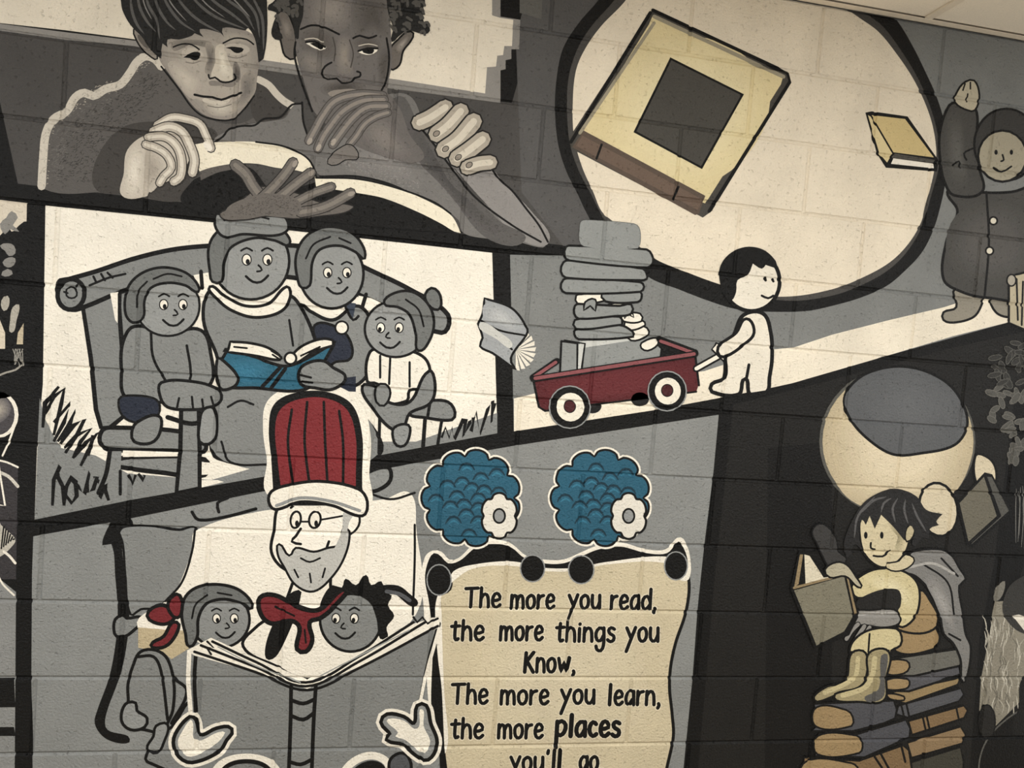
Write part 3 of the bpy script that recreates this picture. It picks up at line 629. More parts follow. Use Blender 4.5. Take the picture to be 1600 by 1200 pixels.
zig('painted_grass', 'black grass blades right of the bench', ['690,684 696,668 702,684 706,668 710,686 724,655 728,655 724,682 734,660 740,652 736,674 744,644 750,678 762,640 770,626 768,660 774,630'], 4, 'painted grass beside the bench')
# ---- lower panel: armchair, storyteller and two listeners, all plain
ar = F(W, '305,830 400,800 500,790 600,780 640,770 650,820 650,960 500,1060 420,1050 300,1000 215,980 270,930 300,860')
ar += KS(3, '305,826 300,862 284,910 258,940', '648,820 648,872 645,960')
ab = F(K, '170,820! 186,800 200,806 208,820 192,835 195,900 202,960 196,1020 186,1060 165,1120 168,1140 200,1150 202,1160 180,1160 160,1150 148,1130 152,1110 170,1060 180,1010 184,960 180,900 174,850 160,852')
ab += O(BG_, '186,832! 192,824 230,822 280,828 306,826 300,862 284,910 258,940 245,950 220,952 204,960 196,900 192,850', 3)
ab2 = O(BG_, '180,968 190,962 198,966 222,964 222,972 210,984 196,994 182,994 178,984', 4) 
ab3 = KS(5, '560,744 605,730 610,750 590,766 570,768') + KS(3, '570,768 610,780 648,770') 
ab5 = KS(4, '300,800 310,812 350,808 400,795', '342,800 340,786 356,778')
ab4 = F('#7d7f7d', '640,770! 700,740 760,740 780,800 700,860 690,900 680,960 648,960')
art('painted_armchair', 'grey wing armchair with white cover painted behind the storyteller', 'painting', 2, [('side', ab4, None, 1), ('frame', ab, None, 2), ('arm', ab2, None, 3), ('drape', ab3, None, 4.5), ('drape', ab5, None, 4.5), ('cover', ar, None, 4)])
s1 = O(W, '470,890 510,880 520,930 560,960 600,1000 540,1040 480,1062 430,1040 380,1010 400,980 440,950', 4)
s1 += O('#1c1c1b', '452,930 470,925 440,1010 420,1030 416,1010 430,970', 2)
s2 = S(W, 12, '424,870 430,820 440,790 560,790 560,850 520,890 480,905 440,895', 0, True) + O('#efe9dc', '438,790 428,830 424,862 440,886 468,896 500,886 530,860 545,820 548,786 500,770', 4)
s2 += EL(W, 462, 812, 8, 13, 10, 3) + EL(K, 464, 818, 3, 5) + EL(W, 492, 812, 9, 13, 10, 3) + EL(K, 494, 818, 3, 5) + KS(3.5, '470,826 462,838 456,846 470,850', '450,868 476,878 504,868 514,846') + KS(3, '454,794 466,786 478,792', '486,790 498,784 508,794') + O('#efe9dc', '540,812 556,800 562,816 552,832 540,836', 3)
s2 += O('#b5b4ae', '436,850 452,868 462,856 490,862 512,856 532,850 536,826 546,830 540,866 520,900 490,924 462,914 444,886 434,866', 3) + KS(2.5, '470,872 484,878 500,872', '460,890 466,902', '484,896 486,910', '508,888 504,902') + KS(2.5, '470,815 482,815', '502,812 536,806')
s2 += F('#b5b4ae', '540,790 556,795 546,815 540,840 528,870 520,866 534,830')
s3 = S(W, 14, '426,770 424,720 418,670 424,630 460,610 510,606 556,630 572,680 570,740 568,790', 0, True) + F(K, '428,790! 424,720 420,670 428,632 460,614 510,612 550,632 566,680 566,740 566,790!')
s3 += F(RED, '440,770! 434,720 430,670 438,640 466,624 508,622 542,640 556,684 556,740 556,775!') 
s3 += KS(3.5, '456,640 450,690 458,760', '480,628 476,690 484,760', '506,628 508,690 512,760', '530,642 536,690 536,764') + F(W, '424,768! 450,758 500,752 560,764 574,784 566,806! 520,790 470,784 430,796! 420,784') + S(K, 4, '424,768 450,758 500,752 560,764 574,784 566,806 520,790 470,784 430,796 420,784', 0, True) + S('#8c8e8c', 5, '432,790 470,778 520,784 562,798')
art('painted_storyteller', 'white-faced storyteller in a tall plain red knitted cap', 'painting', 5, [('body', s1), ('head', s2), ('cap', s3)])
bow = O('#74262b', '406,934 430,930 470,950 500,952 540,920 520,950 500,966 484,972 488,1000 478,1018 464,1014 468,980 456,970 424,974 408,960', 6) + KS(2.5, '430,948 460,962', '476,984 478,1004')
art('painted_scarf', 'knotted dark red scarf at the throat of the storyteller', 'painting', 9, [('scarf', bow)])
k1 = R_('#b9aa8a', '216,980 260,984 296,985 300,1010 268,1030 255,1018 216,1012') + O(BG_, '208,1040 220,1018 244,1016 262,1030 272,1070 270,1110 262,1140 300,1100 300,1200 230,1190 232,1172 246,1150 226,1140 200,1138 190,1124 200,1100 200,1070', 4)
k1 += KS(4, '216,1026 240,1026 252,1050 262,1124', '272,1060 292,1080 268,1130') + O('#8c8e8c', '196,1100 212,1098 214,1110 230,1122 226,1136 204,1140 190,1126', 4) + O('#8c8e8c', '244,1134 262,1132 256,1160 246,1176 230,1170 240,1150', 3.5)
k2 = face(344, 968, 46, 44, '#868886', 0, 1, 3.5)
k3 = O(HR, '290,990 284,960 290,932 312,916 350,914 380,926 394,950 376,942 348,936 322,944 310,966 308,996 296,1010', 4) + KS(2.5, '300,966 306,944 324,930', '340,926 362,930')
k4 = O('#74262b', '238,950 256,946 274,960 262,974 240,972 230,962', 4.5) + O('#74262b', '262,944 276,928 284,936 282,962 272,964', 4.5) + O('#74262b', '270,972 280,976 268,1002 252,1012 236,1008 256,994', 4.5)
art('painted_girl', 'grey girl with dark red ribbon looking over the big book', 'painting', 6, [('body', k1), ('head', k2), ('hair', k3), ('ribbon', k4)])
m2 = face(548, 968, 48, 50, '#7f817f', 0, -1, 3.5)
m3 = F('#1b1b1a', '500,952 506,930 520,914 534,918 540,904 556,914 572,898 580,914 596,908 600,926 612,930 606,946 616,962 604,980 606,996 594,998 588,966 576,940 552,930 526,936 510,954') + S(K, 15, '590,922 620,922 636,934 646,942') + S('#55575a', 6, '604,924 624,928 640,938')
art('painted_boy', 'grey boy with ragged black hair looking over the big book', 'painting', 6, [('head', m2), ('hair', m3)])
cv = F('#7c7e7c', '304,1010! 400,1046 480,1074! 560,1040 686,976! 672,1030 660,1100 664,1260! 296,1260! 296,1180! 300,1100!', False) + KS(5, '306,1024 304,1060 306,1112', '686,974 668,1040 656,1100')
cv += F(BG_, '455,1072 494,1066 490,1130 486,1260 452,1260 454,1150', False) + KS(5, '455,1072 454,1130 450,1240', '494,1064 490,1130 486,1240') + KS(5, '456,1094 474,1099 492,1092', '455,1118 474,1124 490,1114', '452,1190 470,1194 488,1186')
pgs = R_(W, '292,1016 330,996 400,1028 480,1062 560,1020 640,976 688,962 686,980 560,1042 480,1076 400,1050 304,1024') + S(W, 7, '296,1018 294,1060 298,1112', 0, False, False) + S(W, 5, '686,982 664,1060 656,1100', 0, False, False)
pgs += KS(3.5, '332,1002 400,1034 478,1066 560,1026 646,972', '314,1008 400,1042 478,1072 560,1034 664,972', '304,1018 400,1050 480,1078 560,1044 684,978') + S(K, 3, '324,1002 334,1012 322,1010 330,1022', 0, False, False) + S(K, 3, '646,964 652,972 660,964 668,974 684,966', 0, False, False)
pgs += S('#9a9c98', 2, '340,1010 400,1040 470,1066') + S('#9a9c98', 2, '500,1056 570,1020 640,984')
art('painted_big_book', 'huge grey open book with banded spine held up by the storyteller', 'painting', 11, [('cover', cv), ('pages', pgs)])
def mitt(s, s2):
    return S(W, 22, s, 0, True) + S(K, 12, s, 0, True) + F('#8c8e8c', s) + F('#ebe5d6', s2)
art('painted_glove', 'left white gloved hand holding the big grey book', 'painting', 14, [('glove', mitt('298,1122 304,1126 312,1150 340,1140 360,1140 352,1154 340,1172 300,1188 282,1180 274,1160 280,1142', '298,1124 302,1130 306,1156 340,1144 352,1144 332,1166 298,1182 282,1172 278,1158 284,1144'))], 'gloved hands of the storyteller')
art('painted_glove', 'right white gloved hand holding the big grey book', 'painting', 14, [('glove', mitt('654,1104 664,1104 670,1130 680,1160 668,1184 652,1178 630,1160 606,1154 612,1146 598,1128 606,1118 630,1122 648,1132', '656,1108 662,1110 662,1134 672,1158 664,1176 652,1172 634,1156 618,1150 622,1144 604,1126 612,1122 632,1126 652,1138'))], 'gloved hands of the storyteller')
kn = S(W, 14, '330,1215 350,1192 385,1184 420,1192 440,1215') + S(K, 7, '336,1220 356,1196 385,1189 414,1196 434,1220') + F('#7b7d7b', '342,1225 362,1200 385,1194 410,1200 428,1225')
kn2 = S(W, 12, '530,1215 552,1190 580,1180 604,1190 612,1215') + F('#1c1c1b', '538,1225 556,1198 580,1188 600,1196 606,1225') + O('#55575a', '610,1186 634,1178 640,1210 614,1212', 4)
art('painted_knee', 'rounded grey knee at the bottom edge, left of the big book spine', 'painting', 13, [('knee', kn)])
art('painted_knee', 'rounded black knee at the bottom edge, right of the big book spine', 'painting', 13, [('knee', kn2)])
# ---- scroll with its lettering
sc1 = '708,893 740,882 800,877 850,887 900,887 947,878 1046,868 1070,880 1076,905 1076,930 1070,962 1056,1003 1048,1040 1046,1075 1050,1115 1052,1150 1044,1190 1034,1230! 700,1230! 692,1160 687,1075 682,1025 679,955 685,932 703,920'
scr = O('#c8bc9f', sc1, 4) + BL('#c8bc9f', '#cdc2a7', '760,930 1000,920 1020,1000 1000,1150 760,1160 740,1000', 3, .5)
dr = F(W, '664,870 676,860 690,862 702,874 716,872 744,848 780,844 800,850 822,868 850,874 880,874 905,864 934,852 970,848 1010,858 1040,858 1058,840 1068,842 1078,870 1076,905 1060,905 1040,880 947,882 900,892 850,892 800,884 740,888 706,910 690,930 690,960 694,1080 700,1160 690,1180 672,1120 664,1000 662,950 658,905')
dr += F(K, '668,880 678,864 690,870 700,880 718,876 746,854 780,850 800,856 820,872 850,880 880,880 906,870 936,858 970,854 1010,864 1042,864 1060,846 1066,852 1074,874 1072,896 1060,900 1044,888 1046,870 947,878 900,887 850,887 800,877 740,882 708,893 700,915 686,926 680,952 684,1025 690,1075 694,1160 698,1230 690,1230 684,1140 674,1110 676,1000 670,940 664,905')
for a in (EL(K, 832, 888, 19, 21, 0, 2, '#8f9190'), EL(K, 908, 890, 20, 22, 0, 2, '#8f9190'), EL(K, 1056, 884, 18, 22, 0, 2, '#8f9190'), EL(K, 686, 906, 19, 24, 0, 2, '#8f9190')): dr += a
GL = {'T': (1.15, ['0,1.6 1.15,1.66', '.55,1.62 .5,0']), 'h': (.85, ['.1,1.7 .05,0', '.06,.6 .3,.95 .6,.95 .75,.6 .78,0']), 'e': (.85, ['.1,.5 .75,.62 .62,1.0 .3,1.0 .08,.55 .2,.1 .5,0 .8,.2']),
 'm': (1.35, ['.08,1 .05,0', '.06,.6 .25,.95 .5,.95 .62,.6 .62,0', '.64,.6 .85,.95 1.1,.95 1.22,.6 1.25,0']), 'o': (.9, ['.45,1 .12,.8 .08,.35 .3,.02 .65,.08 .82,.5 .7,.9 .45,1']), 'r': (.65, ['.08,1 .06,0', '.07,.55 .25,.88 .6,.98']),
 'y': (.95, ['.05,1 .45,.3', '.9,1.05 .5,.2 .05,-.75']), 'u': (.9, ['.08,1 .08,.3 .3,.02 .6,.1 .8,.5', '.8,1 .82,0']), 'a': (.9, ['.8,.95 .4,1 .08,.6 .15,.1 .45,.02 .75,.4', '.8,1 .82,0']),
 'd': (.9, ['.78,.6 .5,.98 .12,.75 .08,.25 .35,.0 .75,.3', '.85,1.75 .8,0']), ',': (.35, ['.15,.08 .2,-.05 .08,-.25']), '.': (.35, ['.12,.0 .18,.04']), 't': (.7, ['.35,1.5 .3,.3 .4,0 .6,.1', '0,1.02 .7,1.08']),
 'i': (.3, ['.14,.95 .12,0', '.16,1.4 .18,1.45']), 'n': (.85, ['.08,1 .05,0', '.06,.6 .3,.95 .6,.95 .75,.6 .78,0']), 'g': (.9, ['.75,.9 .4,1 .08,.6 .2,.1 .5,.05 .75,.4', '.8,1 .8,-.3 .55,-.7 .2,-.6 .12,-.35']),
 's': (.75, ['.65,.9 .35,1.02 .12,.8 .3,.55 .6,.4 .6,.1 .3,-.02 .05,.12']), 'K': (1.0, ['.15,1.6 .05,0', '.9,1.65 .15,.7', '.25,.8 .9,0']), 'w': (1.2, ['.05,1 .3,0! .6,.75! .85,0! 1.15,1.05']), 'l': (.35, ['.2,1.75 .14,0']),
 'p': (.95, ['.12,1.05 .05,-.8', '.12,.9 .5,1.1 .85,.8 .75,.3 .4,.05 .1,.2']), 'c': (.75, ['.65,.85 .4,1 .12,.7 .12,.25 .4,0 .7,.15']), "'": (.35, ['.2,1.75 .15,1.4'])}
def word(t, x0, x1, yb_, xh=21, wd=5.6):
    tot = sum(GL[c][0] + .22 for c in t) - .22; k = (x1 - x0) / tot; x = x0; o = []
    for c in t:
        aw, ss = GL[c]
        for s in ss:
            def pt_(a):
                u, v = a.rstrip('!').split(','); v = float(v); v = v if v < 1 else 1 + (v - 1) * .66
                return '%f,%f%s' % (x + float(u) * k + .03 * xh * v, yb_ - v * xh, '!' if a.endswith('!') else '')
            q = ' '.join(pt_(a) for a in s.split())
            o = S('#ddd4bd', wd + 2.6, q) + o + S('#161615', wd if c not in 'Kl' else wd + .5, q)
        x += (aw + .22) * k
    return o
tx = []
for t, a, b, y, *r in (('The', 727, 782, 949), ('more', 798, 866, 951), ('you', 888, 938, 951), ('read,', 954, 1026, 952), ('the', 705, 756, 1000), ('more', 781, 848, 1000), ('things', 869, 961, 1002), ('you', 978, 1029, 1002),
                    ('Know,', 819, 899, 1050, 21.5), ('The', 706, 762, 1099), ('more', 782, 857, 1100), ('you', 876, 929, 1099), ('learn,', 950, 1032, 1101), ('the', 705, 755, 1153), ('more', 778, 848, 1153), ('places', 868, 969, 1150, 22, 7),
                    ("you'll", 797, 877, 1204), ('go.', 905, 943, 1203)):
    tx.append(('word', word(t, a, b, y, *r), None, 5))
art('painted_scroll', 'cream painted scroll with black hand-lettered reading verse', 'painting', 4, [('paper', scr)] + tx + [('black_drape', dr, 'black drape with round knobs and white outline', 7)])
def lobes(cx, cy, rx, ry, n, d, ph=0):
    q = []
    for k in range(n * 6):
        a = 2 * math.pi * k / (n * 6) + ph; f = 1 - d + d * abs(math.sin(a * n / 2)) ** .6
        q.append('%f,%f' % (cx + rx*f*math.cos(a), cy + ry*f*math.sin(a)))
    return ' '.join(q)
for cx, cy, lb in ((736, 778, 'left teal rounded bush painted above the cream scroll'), (938, 778, 'right teal rounded bush painted above the cream scroll')):
    q = lobes(cx, cy, 76, 74, 11, .14)
    bu = S(W, 13, q, 0, True) + S(K, 7, q, 0, True) + F('#2a5c72', q)
    for k in range(20):
        a = k * 2.4; r = 12 + 2.5 * k; x, y = cx + r*math.cos(a), cy + r*.95*math.sin(a)
        bu += S('#1b3a49', 4, '%f,%f %f,%f %f,%f %f,%f' % (x-13, y+4, x-6, y-6, x+5, y-6, x+12, y+3), .6) + S('#34718a', 3, '%f,%f %f,%f %f,%f' % (x-8, y+4, x, y-1, x+8, y+4), .6)
    fl_ = O('#ddd8cc', lobes(cx + 44, cy + 28, 29, 36, 6, .16), 3) + EL('#8f9190', cx + 44, cy + 28, 9, 11, 0, 2.5)
    art('painted_bush', lb, 'painting', 9, [('leaves', bu), ('blossom', fl_, 'plain white blossom')], 'painted teal bushes above the scroll')
# ---- right: waving child in a dark coat, case
CT = '#4b4a47'
co = O(CT, '1480,300 1500,290 1530,300 1580,300 1640,290 1660,380 1650,465 1540,465 1500,455 1474,436 1478,380 1496,330', 3.5) + BL(CT, '#5a5855', '1500,330 1600,330 1600,430 1490,420', 4, .5) + O(CT, '1483,165 1500,160 1524,170 1526,220 1530,262 1534,300 1490,305 1476,285 1470,260 1468,210', 3.5) + BL(CT, '#5f5e5a', '1480,180 1500,180 1508,250 1510,290 1484,280', 3)
co += S(K, 3, '1541,300 1545,380 1538,465') + KS(2.5, '1490,258 1498,252 1500,262', '1510,250 1506,240 1520,232')
for x, y in ((1552, 345), (1546, 392)): co += EL('#d8d2c0', x, y, 6, 6, 0, 2.4)
lg = O('#8c877a', '1492,452 1534,462 1532,480 1520,496 1490,504 1474,500 1474,488 1494,480', 3) + O('#8c877a', '1550,465 1600,465 1610,490 1580,496 1556,488', 3)
hn = O('#b9b19b', '1492,160 1496,142 1508,128 1522,126 1530,148 1526,168 1518,174', 2.5) + KS(2, '1510,160 1512,146', '1504,142 1508,130', '1516,140 1516,128')
hf = EL('#3e3d3b', 1572, 226, 50, 56, 0, 3) + EL('#a39c88', 1566, 244, 38, 40, 0, 3) + EL(K, 1556, 238, 2.6, 4) + EL(K, 1580, 238, 2.6, 4) + KS(2.4, '1566,242 1568,250 1564,252', '1552,262 1566,268 1580,260')
art('painted_waving_child', 'plain waving child in a dark hooded coat painted at the right', 'painting', 3, [('legs', lg), ('coat', co), ('hand', hn), ('head', hf)])
sc_ = O('#b7ad94', '1576,432 1592,428 1660,410 1660,530 1600,515 1576,504', 3, None, False) + KS(2.5, '1588,436 1590,500', '1598,440 1596,508') + EL('#a8a294', 1580, 438, 7, 9, 0, 2)
art('painted_case', 'pale painted case standing at the right end of the white road', 'painting', 8, [('case', sc_)])
# ---- lower right: plain globe, books, seated reader, tree, grass
gb = EL('#5a5953', 1402, 690, 122, 117) + EL('#b8aa8c', 1403, 690, 118, 113) + BL('#b8aa8c', '#d9ccb0', '1300,640 1380,590 1480,620 1518,700 1480,780 1380,800 1310,760', 5, .45)
gc = O('#5c5e60', '1319,622 1340,592 1376,576 1416,573 1456,584 1488,606 1508,640 1510,670 1490,696 1440,708 1396,710 1356,686 1328,654', 3.5) + BL('#5c5e60', '#66686a', '1350,610 1400,585 1460,600 1490,650 1440,690 1380,670', 3)
gs = EL('#cfc3a8', 1466, 796, 30, 42, -10, 3.5)
gs2 = O('#cfc3a8', '1524,712 1545,716 1556,735 1552,760 1530,765', 3)
art('painted_globe', 'large plain cream ball with slate grey cap painted on black', 'painting', 3, [('ball', gb), ('cap', gc), ('small_ball', gs), ('small_ball', gs2)])
bb = R_(K, '1538,738 1550,741 1580,800 1518,856 1510,852 1494,786') + R_('#6b675a', '1537,745 1557,806 1513,846 1499,786') + R_('#55544f', '1542,745 1549,745 1576,798 1518,850 1517,846 1562,806') + S(K, 2, '1541,746 1563,806 1517,848', 0, False, False)
art('painted_closed_book', 'closed olive-grey book painted right of the large cream ball', 'painting', 8, [('book', bb)])
CR, CRD, TN = '#cbbf95', '#9d9270', '#9c8560'
def bkp(s, c, tanp=None, bands=(), cd_=None):
    o = O(c, s, 3, None, False)
    if tanp: o += O(TN, tanp, 2.5)
    for q in bands: o += KS(2.6, q)
    return o
stack = [
 ('tan cushion-like book directly under the seated reader', O(TN, '1436,922 1448,930 1464,978 1404,984 1420,960', 3)),
 ('second rounded tan book below the seated reader', O(TN, '1406,986 1458,978 1468,996 1458,1014 1400,1018', 3)),
 ('grey book topmost of the right-hand column', bkp('1386,1030 1500,1013 1506,1026 1500,1040 1428,1056 1385,1056', '#6b6a63', '1385,1034 1416,1032 1421,1042 1412,1052 1385,1052')),
 ('dark grey book second in the right-hand column', bkp('1383,1060 1497,1041 1500,1054 1420,1080 1383,1079', '#56565a', '1383,1063 1418,1061 1421,1069 1415,1076 1383,1076')),
 ('thin tan book third in the right-hand column', bkp('1384,1083 1498,1059 1496,1070 1415,1099 1390,1094', '#94805c', '1386,1084 1412,1088 1412,1094 1390,1092')),
 ('slate book fourth in the right-hand column', bkp('1404,1102 1500,1075 1506,1085 1498,1096 1418,1121 1400,1116', '#55565a', None, ('1408,1102 1412,1118', '1416,1100 1420,1118'))),
 ('brown banded book fifth in the right-hand column', bkp('1420,1126 1505,1102 1512,1110 1506,1122 1426,1148', '#80694b', None, ('1442,1122 1446,1140', '1448,1120 1452,1138', '1494,1106 1498,1124'))),
 ('brown book sixth in the right-hand column', bkp('1418,1160 1500,1135 1509,1148 1503,1162 1425,1184', '#8c7658')),
 ('dark olive book lowest in the right-hand column', bkp('1420,1192 1500,1167 1506,1190 1502,1225 1420,1225', '#45433a'))]
stack2 = [
 ('slate book topmost of the left-hand column under the boots', bkp('1272,1099 1395,1094 1401,1108 1398,1122 1380,1130 1333,1142 1268,1142 1278,1134', '#505156') + O(TN, '1275,1105 1322,1109 1332,1120 1330,1134 1275,1135', 2.5)),
 ('slate book second in the left-hand column', bkp('1279,1146 1340,1146 1414,1124 1422,1138 1420,1152 1350,1183 1273,1181 1276,1174', '#505156') + O(TN, '1278,1149 1338,1149 1347,1160 1342,1176 1277,1178', 2.5)),
 ('brown banded book lowest in the left-hand column', bkp('1256,1183 1342,1188 1410,1164 1420,1172 1424,1200 1400,1230 1256,1230', '#80694b') + O(TN, '1258,1190 1330,1192 1342,1204 1340,1230 1258,1230', 2.5) + KS(3, '1366,1182 1378,1200', '1376,1178 1388,1200', '1408,1166 1414,1190'))]
for k, (lb, sh) in enumerate(reversed(stack)): art('painted_book', lb, 'painting', 3 + k, [('book', sh)], 'painted book pile under the seated reader')
for k, (lb, sh) in enumerate(reversed(stack2)): art('painted_book', lb, 'painting', 13 + k, [('book', sh)], 'painted book pile under the seated reader')
cp = O('#7d7c79', '1404,888 1420,866 1445,858 1480,862 1500,890 1508,905 1498,915 1504,960 1508,990 1516,1010 1512,1050 1504,1066 1500,1030 1488,1004 1474,990 1466,950 1450,920 1430,900', 3) + BL('#7d7c79', '#9a9894', '1450,900 1480,930 1495,990 1480,980 1460,940', 3) + KS(2.5, '1440,880 1480,910 1490,960', '1470,872 1496,900', '1482,990 1500,1000') + S('#a9a7a2', 4, '1420,886 1456,880 1490,896')
bd = O(CR, '1330,916 1350,896 1376,888 1410,892 1432,910 1436,940 1426,968 1404,978 1402,946 1410,920 1376,924 1340,934', 3) + BL(CR, '#ddd3ae', '1350,905 1390,898 1420,920 1424,950 1400,930', 3)
bd += F('#2a2927', '1340,936 1400,920 1406,948 1390,956 1342,952') + O('#8c8a85', '1334,956 1360,953 1396,952 1406,962 1404,974 1380,980 1350,976 1336,975', 2.5) + S('#a9a7a2', 5, '1342,960 1370,958 1396,958')
for s_ in ('1340,975 1330,985 1322,998', '1350,978 1342,990 1336,1000', '1358,980 1352,990 1346,998'): bd += FG('#8c8a85', s_, 6, None, K, 1.4)
bt = O(CR, '1358,984 1400,982 1408,994 1406,1008 1392,1016 1390,1024 1330,1022 1332,1002', 3) + KS(2.5, '1358,990 1356,1018', '1330,1018 1352,1020', '1356,1020 1388,1016')
bt += O(CRD, '1330,1020 1352,1020 1352,1060 1340,1076 1310,1084 1276,1096 1271,1088 1292,1072 1320,1064', 3) + O(CRD, '1357,1020 1388,1018 1384,1060 1380,1094 1340,1096 1306,1094 1304,1084 1340,1074 1354,1058', 3) + S('#c0b48c', 7, '1340,1028 1336,1056 1320,1068 1288,1082') + S('#c0b48c', 8, '1366,1028 1362,1056 1350,1074 1316,1086') + F('#5b5a58', '1376,1024 1386,1022 1382,1060 1378,1090 1350,1092 1372,1076')
hdd = O('#cdc1a0', '1346,806 1343,840 1352,868 1376,886 1398,880 1416,858 1420,830 1410,800 1370,796', 3) + BL('#cdc1a0', '#9c9274', '1388,815 1412,825 1412,850 1398,866 1402,840', 3) + EL(K, 1352, 836, 2.8, 5.5) + EL(K, 1377, 836, 2.8, 5.5) + KS(2.6, '1360,848 1360,856 1366,858', '1364,868 1378,869 1390,860') + O('#b9ad8d', '1414,830 1420,820 1428,822 1426,838 1416,846', 2.5) + O('#cdc1a0', '1384,884 1404,876 1414,866 1428,876 1404,892', 2)
hh = F('#2d2c2c', '1322,872! 1318,848 1330,815 1348,786 1376,768 1404,764 1432,776 1446,796 1472,803! 1462,814 1466,820! 1452,826 1452,842! 1440,840 1430,854! 1424,850 1428,830 1418,820 1412,844! 1396,824 1376,804! 1366,826! 1358,806! 1352,820! 1346,812 1342,840 1346,860! 1334,850 1330,866!')
for a in ('1334,840 1340,806 1366,776', '1346,800 1364,782 1384,776', '1376,800 1380,786 1392,778', '1398,816 1394,794 1402,778', '1418,818 1412,796 1414,780', '1446,830 1432,806 1424,786'): hh += S('#5a5959', 3.5, a, .8)
art('painted_seated_child', 'short-haired child in pale boots and grey shawl reading on painted books', 'painting', 17, [('shawl', cp), ('body', bd), ('boots', bt), ('head', hdd), ('hair', hh)])
ob = R_(K, '1234,920 1248,858 1266,862 1288,896 1326,894 1342,960 1326,992 1272,1014') + R_('#d8cfb8', '1256,866 1264,868 1286,902 1322,898 1258,915') + R_('#8f7d5e', '1249,866 1254,866 1247,912 1240,917') + R_('#7d7968', '1240,922 1318,900 1332,962 1318,986 1275,1008') + S('#8f7d5e', 4, '1240,918 1322,896 1336,958', 0, False, False)
art('painted_held_book', 'olive open book held up by the seated painted reader', 'painting', 24, [('book', ob)])
sl = O('#3f3e3d', '1290,880 1276,850 1268,830 1280,818 1296,826 1306,842 1310,862 1322,874 1300,892', 2.5, '#101010') + O('#b0a992', '1288,890 1306,878 1322,882 1336,900 1344,918 1320,900 1296,902', 2.5)
art('painted_raised_hand', 'dark gloved hand raised above the olive open book', 'painting', 25, [('glove', sl)])
LF = []
rl = random.Random(9)
for k in range(34):
    x, y = rl.uniform(1548, 1612), rl.uniform(604, 725)
    if x < 1575 and y > 660: x += 25
    LF.append((x, y, '#55544f'))
for k in range(22): LF.append((rl.uniform(1552, 1612), rl.uniform(535, 600), '#393835'))
tr_ = bpy.data.objects.new('painted_tree', None); COL.objects.link(tr_)
tr_.location = (P(1590, 860)[0]/1000, 0, P(1590, 860)[1]/1000)
tr_['label'] = 'dim grey leafy tree painted at the right edge above the closed book'; tr_['category'] = 'painting'
def tpart(name, sh, layer):
    polys, cols = flat(sh); v, t, c = cdt_mesh(polys, cols, tuple(tr_.location), LS * layer); mk_obj(name, v, t, c, M_ART, (0, 0, 0), tr_)
for k, (x, y, c) in enumerate(LF): 
    a = rl.uniform(60, 130) if k % 2 else rl.uniform(-40, 40)
    tpart('leaf', EL(c, x, y, rl.uniform(8, 12), rl.uniform(3.5, 5), a, 1.2, mixh(c, '#8a8880', .35), 12), 2 + k * .15)
tk = []
for k in range(12): 
    x = 1588 + k * 3.2; tk += S('#6c6b67', 1.4, '%f,%f %f,%f %f,%f' % (x, 745 + rl.uniform(0, 30), x + rl.uniform(-3, 3), 790, x + rl.uniform(-4, 3), 830 + rl.uniform(0, 30)), .6)
tpart('bark', tk, 2)
gg = []
for k in range(110):
    x, y = rl.uniform(1536, 1640), rl.uniform(985, 1120)
    gg += S(rl.choice(['#aaa597', '#6f6b60', '#bbb6a8']), 1.8, '%f,%f %f,%f %f,%f' % (x, y, x + rl.uniform(-4, 4), y - 12, x + rl.uniform(-6, 6), y - 24), .7)
art('painted_grass', 'patch of fine pale grass strokes at the lower right edge', 'painting', 2, [('blades', gg)])
hl = O('#1a1a19', '1528,1230! 1532,1180 1550,1145 1590,1112 1660,1080 1660,1260!', 2.5, '#5a5954') + EL('#2b2a28', 1542, 1128, 13, 27, 0, 2, '#121212') + F('#232322', '1588,1150 1592,1100 1598,1060 1640,1050 1640,1120')
art('painted_hill', 'smooth black hill shape at the bottom right corner', 'painting', 4, [('hill', hl)])
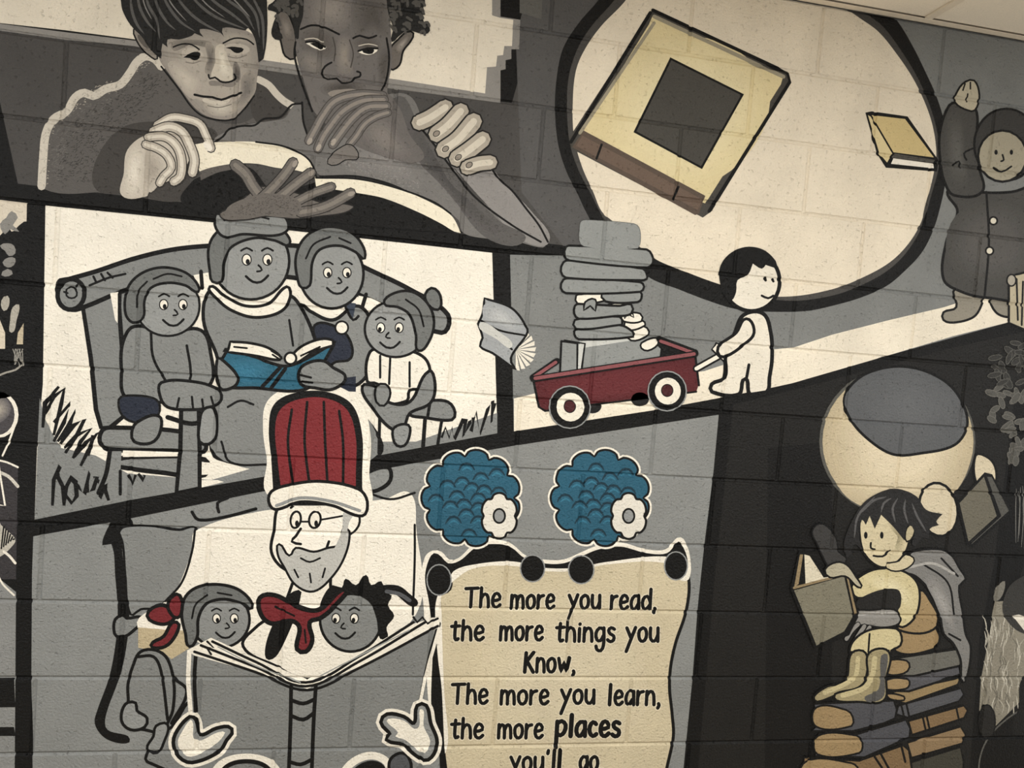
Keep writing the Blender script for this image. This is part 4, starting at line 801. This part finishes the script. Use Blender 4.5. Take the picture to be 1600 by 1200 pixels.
dk = F('#3a3936', '1568,960 1572,925 1590,905 1660,880 1660,985 1600,990') + R_('#d7d1c3', '1582,962 1592,960 1660,985 1660,992 1600,985') + F('#77746b', '1552,932 1562,912 1570,908 1566,930 1556,940')
art('painted_dark_boulder', 'dark rounded painted shape with pale rim at the right edge', 'painting', 3, [('boulder', dk)])
# ---- left strip
tl = F('#191918', '-60,372 0,368 12,348 18,362 30,352 42,346 42,600 -60,600') + R_('#cfc4b0', '-60,500 0,500 8,520 8,545 -60,545') + R_('#b9ac92', '28,520 37,505 36,538 26,538')
for a in ('0,384 12,380 22,384 24,396 14,400 8,392', '4,410 14,402 24,404 22,414 12,418', '2,430 12,420 20,428', '0,350 10,340 18,330 28,340 20,352 30,362 16,358 8,366'): tl += F('#85837e', a)
for a in ('16,500 20,480 30,476 26,500 18,520', '2,470 12,462 14,478 6,486'): tl += F('#a9a498', a)
tl += S('#9a968c', 3, '-10,590 10,582 24,578 33,571')
for k in range(4): tl += S('#8d8a82', 1.4, '%f,545 %f,572' % (20 + k*5, 30 + k*5 if k < 1 else 36), 0, False, False) + S('#8d8a82', 1.4, '%f,545 %f,570' % (36 - k*4, 22), 0, False, False)
art('painted_night_tree', 'black leafy tree and wire fence painted in the left edge strip', 'painting', 2, [('tree', tl)])
lf = EL(W, -2, 648, 31, 36) + EL('#4a4749', -4, 648, 27, 32) + BL('#5b585a', '#a39c90', '-20,625 8,622 16,645 -10,660', 4) + S(W, 3, '22,668 14,690 4,712') + S(W, 3, '-10,718 10,722 28,730') + S('#c9c4b8', 5, '0,738 14,745 28,760') + S(W, 3, '-6,700 0,740 8,790 -8,788', 0, False, False)
lf += F('#b9b4a8', '-20,800! 8,826 24,842 22,850 0,870 -20,872!') + [x for k in range(6) for x in S(K, 2, '%f,%f %f,%f' % (2+k*3.5, 858-k*3, 6+k*3.5, 822+k*4), 0, False, False)] + S(W, 4, '6,862 14,868 24,880') + S(W, 3, '-6,892 4,912 22,930')
art('painted_ball_figure', 'half-seen grey ball shape outlined in white in the left edge strip', 'painting', 2, [('shape', lf)])
